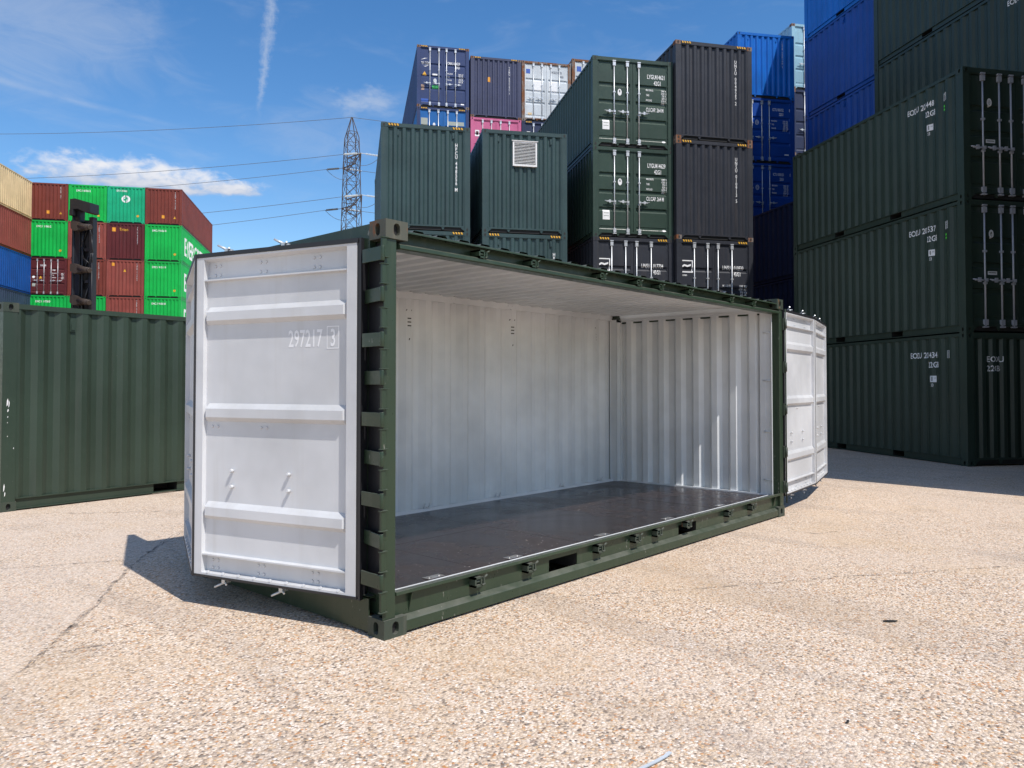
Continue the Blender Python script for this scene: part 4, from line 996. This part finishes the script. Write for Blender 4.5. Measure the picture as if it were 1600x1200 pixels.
for a, b, c, d in ((u0, u1, v0, v0 + .04), (u0, u1, v1 - .04, v1), (u0, u0 + .04, v0 + .04, v1 - .04), (u1 - .04, u1, v0 + .04, v1 - .04)): mb.box(-.03, W - b, c, .06, W - a, d)
mb.box(-.05, W - u1 - .03, v1, .0, W - u0 + .03, v1 + .015)
lo_ = put('louvre', mb.mesh('louvre'), 'mark', lv)
put('louvre_back', MB().box(.03, W - u1 + .04, v0 + .04, .04, W - u0 - .04, v1 - .04).mesh('louvre_back'), 'dark', lo_)
sl = MB().prism([(-.024, -.010), (-.020, -.014), (.018, .012), (.014, .016)], W - u1 + .04, W - u0 - .04, 'y').mesh('slat')
for k in range(15): put('slat', sl, 'mark', lo_, (0, 0, v0 + .062 + k * .0412))

# F: mixed stacks against the sky behind them
YF = 36.2
fg = 'mixed containers in the far middle stacks'
def cma():
    f = Flat(); f.text('CMA CGM', .14, 2.02, .12, .56); f.poly([(.16, 2.20), (.34, 2.30), (.50, 2.31), (.36, 2.27)]); f.poly([(.30, 1.92), (.42, 1.94), (.58, 2.00), (.40, 1.90)])
    f.text('CMAU 614529', 1.42, 2.08, .13, .52); f.text('5', 2.30, 2.08, .13, .6, 'mark', 'r'); f.text('45G1', 1.78, 1.90, .13, .56); weights(f, 1.42, 1.62, 1.1)
    f.poly([(.24, 1.50), (.46, 1.50), (.35, 1.68)], 'yellow'); f.rect(.72, 1.52, .95, 1.60); f.disc(.84, 1.28, .08, .10, 'white'); f.rect(.14, .80, .34, 1.06, 'brownsticker'); f.rect(.70, .90, 1.02, 1.06, 'greensticker'); f.rect(.16, .26, .52, .40, 'bluesticker'); f.rect(2.05, .22, 2.20, .28); return f
def blue_lower():
    f = Flat(); f.rect(.12, 1.90, .50, 2.40, 'greysticker'); f.disc(.80, 2.10, .06, .10); f.rect(1.46, 2.12, 2.20, 2.30, 'greysticker'); f.text('TGHU 478964', 1.48, 2.15, .11, .52); f.text('45G1', 1.85, 1.95, .11, .55); return f
def pinkm(): f = Flat(); f.rect(.22, 1.70, .42, 2.0, 'mark'); f.rect(.26, 1.76, .38, 1.94, 'maroon'); return f
def whitem():
    f = Flat(); f.rect(.22, 2.30, .42, 2.52, 'bluesticker'); f.rect(.26, 2.34, .38, 2.46, 'mark'); f.rect(.60, 1.45, .98, 2.0); f.rect(1.36, 1.45, 1.74, 2.0); f.text('WCIU 510770', 1.46, 2.38, .12, .5, 'navy'); f.text('45G1', 1.90, 2.20, .11, .5, 'navy'); f.rect(.30, .30, .50, .42, 'tan'); return f
def white2(): f = Flat(); f.rect(.25, 2.30, .48, 2.55, 'bluesticker'); f.text('WCIU 510642', 1.46, 2.38, .12, .5, 'navy'); return f
hid = lambda k, where: ('%s container hidden at level %d of the %s' % (('grey-blue', 'brown-red', 'faded red', 'dull navy')[k], k + 1, where))
bodies = ['steelb', 'oxide', 'red', 'navy']
names_f = ['far stack with deep blue doors', 'far stack with slate blue top', 'far stack with rusty pale doors', 'far stack with half-hidden top']
tops_f = [
 [('mid blue container with grey stickers on its doors, under the deep blue one', 'sky', HC, dict(front='door', rails='cma', stripes=True, marks={'front': blue_lower()})),
  ('deep blue container with colourful stickers on its doors, highest at the back', 'cma', HC, dict(front='door', cast='rusty', stripes=True, bars=(.22, .41, .57, .76), marks={'front': cma()}))],
 [('pink container with doors showing, under the slate blue corrugated one', 'pink', STD, dict(front='door', marks={'front': pinkm()})),
  ('slate blue corrugated container with a single orange sticker', 'slate', HC, dict(cast='rusty', rails='slate', stripes=True, marks={'front': (lambda f: (f.rect(.82, 1.72, .94, 1.95, 'orange'), f.stack('TEMU 805292 7', 1.86, 2.42, .095, .11), f)[-1])(Flat())}))],
 [('navy container with doors partly showing, under the rusty pale one', 'navy', STD, dict(front='door', stripes=True, marks={'front': (lambda f: (f.rect(.25, 1.95, .42, 2.1), f)[-1])(Flat())})),
  ('pale grey container with rusty rails and two white door panels', 'white', HC, dict(front='door', rails='rusty', marks={'front': whitem()}))],
 [('pale container mostly hidden behind the long green stack, lower one', 'white', HC, dict(simple=True)),
  ('pale grey container with rusty rails, half hidden behind the long green stack', 'white', HC, dict(front='door', rails='rusty', marks={'front': white2()}))]]
D_, R_ = rowdir(YF); PF = (20.19, 22.997); offs = [0, 2.51, 4.97, 7.46]
for k in range(4):
    st = [(hid(j, names_f[k]), L20, HC, bodies[(j + k) % 4], dict(simple=True, group=fg)) for j in range(4)]
    st = [((('grey-blue', 'brown-red', 'faded red', 'dull navy')[(j + k) % 4]) + ' container hidden at level %s of the ' % ('one', 'two', 'three', 'four')[j] + names_f[k], L, H, b, kw) for j, (l, L, H, b, kw) in enumerate(st)]
    for lab, b, H, kw in tops_f[k]: st.append((lab, L40, H, b, dict(group=fg, **kw)))
    stack((PF[0] + R_[0] * offs[k], PF[1] + R_[1] * offs[k]), YF, st)

# G: red and green stack far left
YG = 36.2; D_, R_ = rowdir(YG); PG = (19.70, 51.45); gg = 'red and green containers in the far left stacks'
def htext(t, yel=True): f = Flat(); f.text(t, .48, 2.10, .14, .78); (f.disc(1.98, .52, .09, .09, 'yellow') if yel else None); return f
def vtext(t, *st): f = Flat(); f.stack(t, 1.98, 2.26, .11, .115); [f.rect(u - .09, v - .11, u + .09, v + .11, 'orange') for u, v in st]; return f
def tri(f, u, v): f.poly([(u - .09, v - .09), (u + .09, v - .09), (u, v + .1)], 'yellow'); return f
def teal_m():
    f = Flat(); f.text('EITU 192043', .60, 2.22, .13, .70); f.ring(1.19, 1.72, .28, .26, .12); f.rect(1.15, 1.42, 1.23, 2.02, 'teal'); f.poly([(1.0, 1.66), (1.19, 1.90), (1.19, 1.78)]); f.poly([(1.38, 1.78), (1.19, 1.54), (1.19, 1.66)]); f.disc(1.98, .55, .09, .09, 'yellow'); return f
def triton(): f = vtext('TRIU 838065'); f.rect(.32, 2.0, .58, 2.28, 'orange'); f.rect(.42, 2.06, .48, 2.22, 'maroon'); f.text('Triton', .80, 2.06, .20, .78, 'yellow'); return f
def evside():
    f = Flat(); f.text('EVERGREEN', 1.1, .66, 1.28, .86); return f
def doorG(): f = Flat(); f.text('CAIU 801', .75, 2.0, .12, .6); f.disc(.34, 1.25, .09, .09); f.poly([(.68, 1.15), (.88, 1.15), (.78, 1.34)], 'yellow'); f.rect(.26, .60, .46, .84, 'greysticker'); f.text('TARE', 1.5, 1.7, .1, .6); weights(f, 1.5, 1.5, 1.2); return f
Gx = [
 [('bright green container near the bottom left, lettering just above the grey-green roofline', 'ever', dict(marks={'front': htext('EMCU 147880')})),
  ('maroon container with white door bars, left of the black mast', 'maroon', dict(front='door', marks={'front': doorG()})),
  ('bright green corrugated container left of the black mast, second from top', 'ever', dict(marks={'front': htext('EMCU 138062')})),
  ('brown-red container at the top left of the far stacks, with orange stickers', 'oxide', dict(marks={'front': tri(vtext('GVCU 401', (1.20, .58)), 1.98, .55)}))],
 [('bright green container low behind the black mast', 'ever', dict(marks={'front': htext('EMCU 209118')})),
  ('brown-red container right of the mast with a low orange sticker', 'oxide', dict(marks={'front': vtext('FSCU 750281', (1.74, .45))})),
  ('brown-red container behind the upper mast, second from top of its column', 'red', dict(marks={'front': vtext('TCKU 190334')})),
  ('bright green container on the top row above the mast head', 'ever', dict(marks={'front': tri(htext('EMCU 805052', False), 1.92, .50)}))],
 [('brown-red container just above the grey-green roofline, third column', 'red', dict(marks={'front': vtext('TGCU 510228')})),
  ('brown-red container with a single orange sticker at upper left, third column', 'red', dict(marks={'front': tri(vtext('TGCU 519904', (.42, 2.28)), 1.18, 1.86)})),
  ('maroon corrugated container with yellow lettering across its top', 'maroon', dict(marks={'front': triton()})),
  ('teal green container with a round white emblem on the top row', 'teal', dict(marks={'front': teal_m()}))],
 [('bright green container lowest in view in the right column beside the open white door', 'ever', dict(marks={'front': htext('EMCU 903028', False), 'right': evside()})),
  ('bright green container with white side letters, middle of the right column', 'ever', dict(marks={'front': htext('EMCU 955110'), 'right': evside()})),
  ('bright green container with white side letters, directly under the brown-red corner one', 'ever', dict(marks={'front': htext('EMCU 960610'), 'right': evside()})),
  ('brown-red container at the right top corner of the far left stacks', 'oxide', dict(marks={'front': tri(vtext('SEGU 419366', (1.18, .58)), 1.95, .55)}))]]
col_n = ['first', 'second', 'third', 'fourth']
for k in range(4):
    o = (k - 3) * 2.47
    st = [('%s container hidden at the very bottom of the %s far left column' % (('maroon', 'brown-red')[k % 2], col_n[k]), L20, STD, ('maroon', 'oxide')[k % 2], dict(simple=True, group=gg)),
          ('%s container hidden one up from the bottom of the %s far left column' % (('brown-red', 'green')[k % 2], col_n[k]), L20, STD, ('oxide', 'ever')[k % 2], dict(simple=True, group=gg))]
    for lab, b, kw in Gx[k]: st.append((lab, L40, STD, b, dict(group=gg, rails=('oxide' if b == 'ever' and False else b), **kw)))
    stack((PG[0] + R_[0] * o, PG[1] + R_[1] * o), YG, st)

# H: long stack at the left edge, its side running away from the view
YH = 38.0; D_, R_ = rowdir(YH); hg = 'long containers of the left-edge stack'
PHr = (14.62, 56.62); PH = (PHr[0] - D_[0] * L40 - R_[0] * W, PHr[1] - D_[1] * L40 - R_[1] * W)
def hm(s): f = Flat(); f.stack(s, 11.6, 1.9, .12, .16); f.rect(11.0, .9, 11.3, 1.2, 'mark'); return f
stack(PH, YH, [('grey-blue container hidden at the foot of the left-edge stack', L40, STD, 'steelb', dict(simple=True, group=hg)),
 ('grey-blue container hidden one up from the foot of the left-edge stack', L40, STD, 'steelb', dict(simple=True, group=hg)),
 ('grey-blue container lowest in view at the left edge, just above the green roofline', L40, STD, 'steelb', dict(group=hg)),
 ('royal blue container at the left edge of the photo', L40, STD, 'royal', dict(group=hg, marks={'right': hm('45 G1')})),
 ('faded red container at the left edge of the photo', L40, STD, 'red', dict(group=hg, rails='oxide', marks={'right': hm('TCKU')})),
 ('tan container on top of the stack at the left edge', L40, STD, 'tan', dict(group=hg))])

# LG: green container standing at the left, long side to the view
lg = container('grey-green container on the ground at the left edge, behind the open white door', -0.165, 7.235, 0, radians(6.2), L20, STD, 'green', near=True, cast='cast_g',
          vents=[('right', .80, 2.27), ('right', 2.02, 2.27), ('right', 4.0, 2.27)], pockets=[(L20/2 - .88, .36), (L20/2 + .88, .36)])
sc = Flat()
for (u, v, a, b) in ((.045, 1.35, .010, .05), (.062, 1.33, .006, .045), (.052, 1.25, .008, .02), (.05, 1.17, .005, .01), (.048, 1.10, .004, .008), (.05, .93, .004, .008), (.12, .78, .004, .012), (.02, .30, .008, .05), (.03, .22, .006, .03)):
    sc.poly([(u - a, v - b), (u + a * .4, v - b * .6), (u + a, v + b * .3), (u + a * .2, v + b), (u - a * .7, v + b * .4)])
sc.build('paint_scratch', lg, lambda u, v, n: (u + .02, .004 - n, v), None, 'u', .0015)

# stack standing out of view to the right, whose shadow lies on the yard
oc = 'containers out of view that shade the right side of the yard'
for k in range(5):
    container('dark green container out of view beside the yard, level %s from the ground' % ('one', 'two', 'three', 'four', 'five')[k], 9.80, -5.04, k * STD, 0.0, L20, STD, 'green_a', simple=True, group=oc)

# ------------------------------------------------------------------ container handler: black mast over the roofline
def handler():
    r = empty('container_handler', 'black mast with four arms, standing before the green and red stacks', 'container handler', (14.30, 47.02, 0), radians(-62))
    # local: x to the right of the view, -y towards the view
    mb = MB()
    mb.box(-.66, -.16, .9, -.22, .22, 12.35); mb.box(.26, .02, .9, .56, .36, 11.9)
    mb.tube((-.70, -.14, 1.0), (-.70, -.14, 12.0), .10, 10); mb.tube((-.12, -.06, 1.0), (-.12, -.06, 11.2), .07, 8); mb.box(-.22, .16, .9, .26, .20, 11.7)
    for z in (12.0, 8.9, 5.6): mb.box(-.82, -.26, z, -.56, -.02, z + .07)
    put('mast', mb.mesh('mast'), 'blackm', r, bevel=.02)
    mb = MB(); mb.prism([(-.76, 12.30), (-.76, 12.98), (-.40, 13.0), (.74, 12.66), (.74, 12.06), (.45, 12.06), (-.20, 12.34)], -.42, .30, 'y'); mb.box(-.72, -.5, 11.95, -.46, -.18, 12.3); put('mast_head', mb.mesh('mast_head'), 'blackm', r, bevel=.02)
    mb = MB(); z = 2.0
    while z < 11.5: mb.box(-.42, .02, z, .32, .14, z + .18); mb.tube((-.36, .1, z + .2), (.28, .1, z + 1.9), .05, 6); z += 1.95
    put('mast_bracing', mb.mesh('mast_bracing'), 'blackm', r)
    am = MB(); am.prism([(-.55, .30), (-.30, .34), (.30, .12), (.30, -.20), (-.30, -.28), (-.55, -.10)], -.55, -.15, 'y')
    am.tube((.0, -.40, .02), (1.12, -.84, -.18), .17, 12); am.tube((1.11, -.836, -.178), (1.18, -.86, -.19), .18, 12, r2=.13)
    ame = am.mesh('arm')
    for z in (11.25, 8.65, 6.72, 4.75): put('arm', ame, 'brownarm', r, (0, 0, z))
    mb = MB(); pts = [(.55, -.3, 11.4), (.85, -.4, 10.6), (.98, -.42, 9.6), (.90, -.4, 9.0), (.92, -.4, 5.0), (.9, -.3, 2.5)]
    for a, b in zip(pts, pts[1:]): mb.tube(a, b, .035, 6)
    pts = [(.05, -.1, 11.0), (-.02, -.25, 10.0), (.2, -.3, 9.3), (.6, -.3, 9.0), (.8, -.35, 9.6)]
    for a, b in zip(pts, pts[1:]): mb.tube(a, b, .035, 6)
    put('hose', mb.mesh('hose'), 'rubber', r)
    mb = MB(); mb.box(-1.3, .4, .9, 1.3, 6.0, 2.1); mb.box(-1.1, 4.2, 2.1, 1.1, 6.2, 2.9); put('chassis', mb.mesh('chassis'), 'blackm', r, bevel=.05)
    mb = MB(); mb.box(-.8, 2.2, 2.1, .7, 3.8, 3.9); put('cab', mb.mesh('cab'), 'blackm', r, bevel=.05)
    wm = MB().tube((-.25, 0, 0), (.25, 0, 0), .82, 18).mesh('wheel')
    for x in (-1.4, 1.4):
        for y in (.7, 5.0): put('wheel', wm, 'rubber', r, (x, y, .82), bevel=.06)
handler()

# ------------------------------------------------------------------ pylon and wires
def pylon():
    B = (69.1, 94.9); r = empty('electricity_pylon', 'lattice electricity pylon rising behind the open container', 'pylon', (B[0], B[1], 0), 0)
    ar = atan2(98.88 - 90.21, 70.45 - 67.49)                 # cross-arm axis
    ax = (cos(ar), sin(ar)); bx = (-sin(ar), cos(ar))
    def P3(a, b, z): return (ax[0]*a + bx[0]*b, ax[1]*a + bx[1]*b, z)
    def half(z):
        for (z0, h0), (z1, h1) in zip(HW, HW[1:]):
            if z0 <= z <= z1: return h0 + (h1 - h0) * (z - z0) / (z1 - z0)
        return HW[-1][1]
    HW = [(0, 2.6), (18, 1.55), (24, 1.32), (38.5, 0.96), (40.5, 0.88), (43.8, .06)]
    for sa in (-1, 1):
        for sb in (-1, 1):
            mb = MB()
            for (z0, h0), (z1, h1) in zip(HW, HW[1:]): mb.tube(P3(sa*h0, sb*h0, z0), P3(sa*h1, sb*h1, z1), .070, 5)
            put('leg', mb.mesh('leg'), 'lattice', r)
    mb = MB(); z = 0.0
    while z < 41.0:
        st = max(1.5, 2.0 * half(z)); z1 = min(z + st, 43.0); h0, h1 = half(z), half(z1)
        for s in (-1, 1):
            for f in (lambda t, z, h, s=s: P3(t*h, s*h, z), lambda t, z, h, s=s: P3(s*h, t*h, z)):
                mb.tube(f(-1, z, h0), f(1, z1, h1), .038, 4); mb.tube(f(1, z, h0), f(-1, z1, h1), .038, 4); mb.tube(f(-1, z1, h1), f(1, z1, h1), .04, 4)
        z = z1
    put('bracing', mb.mesh('bracing'), 'lattice', r)
    for z, al in ((36.9, 4.6), (30.4, 5.1), (24.0, 5.4)):
        h = half(z)
        for sg in (-1, 1):
            mb = MB()
            for sb in (-1, 1):
                mb.tube(P3(sg*h, sb*h, z), P3(sg*al, 0, z), .10, 5); mb.tube(P3(sg*h, sb*h, z - 2.0), P3(sg*al, 0, z - .05), .085, 5)
                for t in (.33, .66):
                    q = (h + (al - h) * t); mb.tube(P3(sg*q, sb*h*(1-t), z), P3(sg*q, sb*h*(1-t), z - 2.0*(1-t)), .04, 4); mb.tube(P3(sg*q, sb*h*(1-t), z), P3(sg*(h+(al-h)*(t-.33)), sb*h*(1.33-t), z - 2.0*(1.33-t)), .04, 4)
                mb.tube(P3(sg*h, sb*h, z), P3(sg*h, -sb*h, z), .05, 4)
            put('cross_arm', mb.mesh('cross_arm'), 'lattice', r)
    # conductors to the left and a short span to the right
    wires = []
    def tip(sg, z, al): v = P3(sg*al, 0, z); return (B[0] + v[0], B[1] + v[1], v[2])
    LFT = (-0.82, 0.60); LFT = (LFT[0] / 1.016, LFT[1] / 1.016)
    def ins(a, d, l, mat):
        b = (a[0] + d[0]*l, a[1] + d[1]*l, a[2] + d[2]*l)
        mb = MB(); mb.tube((a[0]-B[0], a[1]-B[1], a[2]), (b[0]-B[0], b[1]-B[1], b[2]), .05, 5)
        for k in range(10):
            t = .25 + .07 * k; c = tuple(a[j] + (b[j]-a[j]) * t for j in range(3)); e = tuple(a[j] + (b[j]-a[j]) * (t + .035) for j in range(3))
            mb.tube((c[0]-B[0], c[1]-B[1], c[2]), (e[0]-B[0], e[1]-B[1], e[2]), .16, 8)
        put('insulator', mb.mesh('insulator'), mat, r); return b
    ends = {(1, 0): None}
    ez = WIRE_ENDS
    k = 0
    for lv_, (z, al) in enumerate(((36.9, 4.6), (30.4, 5.1), (24.0, 5.4))):
        for sg in (-1, 1):
            a = tip(sg, z, al); e = ez[(lv_, sg)]; l = sqrt(sum((e[j]-a[j])**2 for j in range(3))); d = tuple((e[j]-a[j]) / l for j in range(3))
            b = ins(a, (d[0], d[1], d[2] - .02), 3.0, 'wire' if sg > 0 else 'insul'); wires.append((b, e, 1.6))
            e2 = (a[0] + 60 * .80 + 0, a[1] - 60 * .60 + 0, a[2] - 5.0); d2 = (.795, -.60, -.10)
            b2 = ins(a, d2, 3.0, 'insul'); wires.append((b2, (a[0] + 130, a[1] - 98, a[2] + 1), 4.0))
            mb = MB(); prev = None
            for q in range(9):
                t = q / 8; p = tuple(b[j] + (b2[j]-b[j]) * t for j in range(3)); p = (p[0]-B[0], p[1]-B[1], p[2] - 1.6 * 4 * t * (1-t))
                if prev: mb.tube(prev, p, .035, 4)
                prev = p
            put('jumper_wire', mb.mesh('jumper_wire'), 'wire', r)
    wires.append(((B[0], B[1], 43.8), ez['top'], 1.5)); wires.append(((B[0], B[1], 43.8), (B[0] + 130, B[1] - 98, 44.5), 3.0))
    names = ['upper near', 'upper far', 'middle', 'lower']
    for i, (a, e, sag) in enumerate(wires):
        mb = MB(); n = 28; prev = None
        for q in range(n + 1):
            t = q / n; p = tuple(a[j] + (e[j]-a[j]) * t for j in range(3)); p = (p[0], p[1], p[2] - sag * 4 * t * (1-t))
            if prev: mb.tube(prev, p, .036, 4, caps=False)
            prev = p
        o = put('overhead_wire', mb.mesh('overhead_wire', fix=False), 'wire'); tag(o, WIRE_LABELS[i], 'power line', 'overhead wires on the pylon')
WIRE_ENDS = {'top': (18.62, 192.02, 50.89), (0, -1): (19.08, 194.82, 42.12), (0, 1): (19.14, 194.88, 38.54), (1, -1): (19.26, 194.98, 31.85), (1, 1): (19.32, 195.04, 28.4), (2, -1): (19.41, 195.12, 23.08), (2, 1): (19.46, 195.17, 20.26)}
WIRE_LABELS = []
for a in ('top', 'middle', 'lowest'):
    for b in ('near', 'far'):
        WIRE_LABELS += ['overhead wire running left from the %s tip of the %s pylon arm' % (b, a), 'overhead wire running right, behind the stacks, from the %s tip of the %s pylon arm' % (b, a)]
WIRE_LABELS += ['thin overhead wire running left from the very peak of the pylon', 'thin overhead wire running right, behind the stacks, from the peak of the pylon']
pylon()

# ------------------------------------------------------------------ litter and loose stones
def litter():
    mb = MB(); pr = [(-.16, .012), (-.08, .009), (.01, .006), (.07, .009), (.11, .02)]
    for (a, za), (b, zb) in zip(pr, pr[1:]): mb.face([(a, -.009, za * .6 + .003), (b, -.009, zb * .6 + .003), (b, .009, zb * .6 + .003), (a, .009, za * .6 + .003)]); mb.face([(a, -.009, za * .6), (b, -.009, zb * .6), (b, .009, zb * .6), (a, .009, za * .6)])
    o = put('plastic_strip', mb.mesh('plastic_strip'), 'white', None, (-.22, -2.03, .004), radians(-7)); tag(o, 'pale plastic strip lying on the ground at the bottom edge of the photo', 'strip')
    def shard(x, y, sx, sy, h, mat, name, label, rot=0.0):
        mb = MB(); n = 7; rr = random.Random(int(x * 1000)); pts = [(sx * cos(2*pi*k/n) * rr.uniform(.6, 1), sy * sin(2*pi*k/n) * rr.uniform(.6, 1)) for k in range(n)]
        mb.prism(pts, .004, .004 + h, 'z'); o = put(name, mb.mesh(name), mat, None, (x, y, 0), rot); tag(o, label, 'scrap')
    shard(2.46, -2.18, .055, .014, .008, 'ink', 'rubber_scrap', 'small black scrap lying on the sunlit ground at the right', radians(-45))
    shard(.712, -2.49, .018, .007, .008, 'ink', 'rubber_scrap', 'tiny black curl of rubber on the ground near the bottom edge')
    # loose stones: light chips over the near yard
    mb = MB(); rr = random.Random(3); ico = []
    for k in range(5200):
        d = 0.9 + 6.5 * rr.random() ** 1.5; a = radians(YAW + rr.uniform(-42, 42)); x = cam.location.x + d * sin(a) * 1.0; y = cam.location.y + d * cos(a)
        if -0.1 < x < 6.3 and -.02 < y < 2.5: continue
        s = rr.uniform(.0022, .0058) * (1.5 if rr.random() < .04 else 1); m = rr.choice((0, 0, 1, 1, 2, 2, 3, 4, 4))
        i = len(mb.v); t = rr.uniform(0, 6.28); h = s * rr.uniform(.5, .9)
        for q in range(5): mb.v.append((x + s * cos(t + q * 1.2566) * rr.uniform(.7, 1.25), y + s * sin(t + q * 1.2566) * rr.uniform(.7, 1.25), 0.0))
        for q in range(5): mb.v.append((mb.v[i+q][0] * .4 + x * .6, mb.v[i+q][1] * .4 + y * .6, h))
        for q in range(5):
            l = (q + 1) % 5; mb.f.append((i+q, i+l, i+5+l, i+5+q)); mb.m.append(m); mb.s.append(False)
        mb.f.append(tuple(i + 5 + q for q in range(5))); mb.m.append(m); mb.s.append(False)
    for nm, c in (('stone_tan', (.50, .36, .22)), ('stone_pale', (.66, .60, .53)), ('stone_grey', (.34, .31, .285)), ('stone_rust', (.42, .20, .08)), ('stone_cream', (.62, .52, .40))): P[nm] = plain(nm, c, .7)
    o = put('loose_stones', mb.mesh('loose_stones', 5, fix=False), ['stone_tan', 'stone_pale', 'stone_grey', 'stone_rust', 'stone_cream']); o['kind'] = 'stuff'
litter()
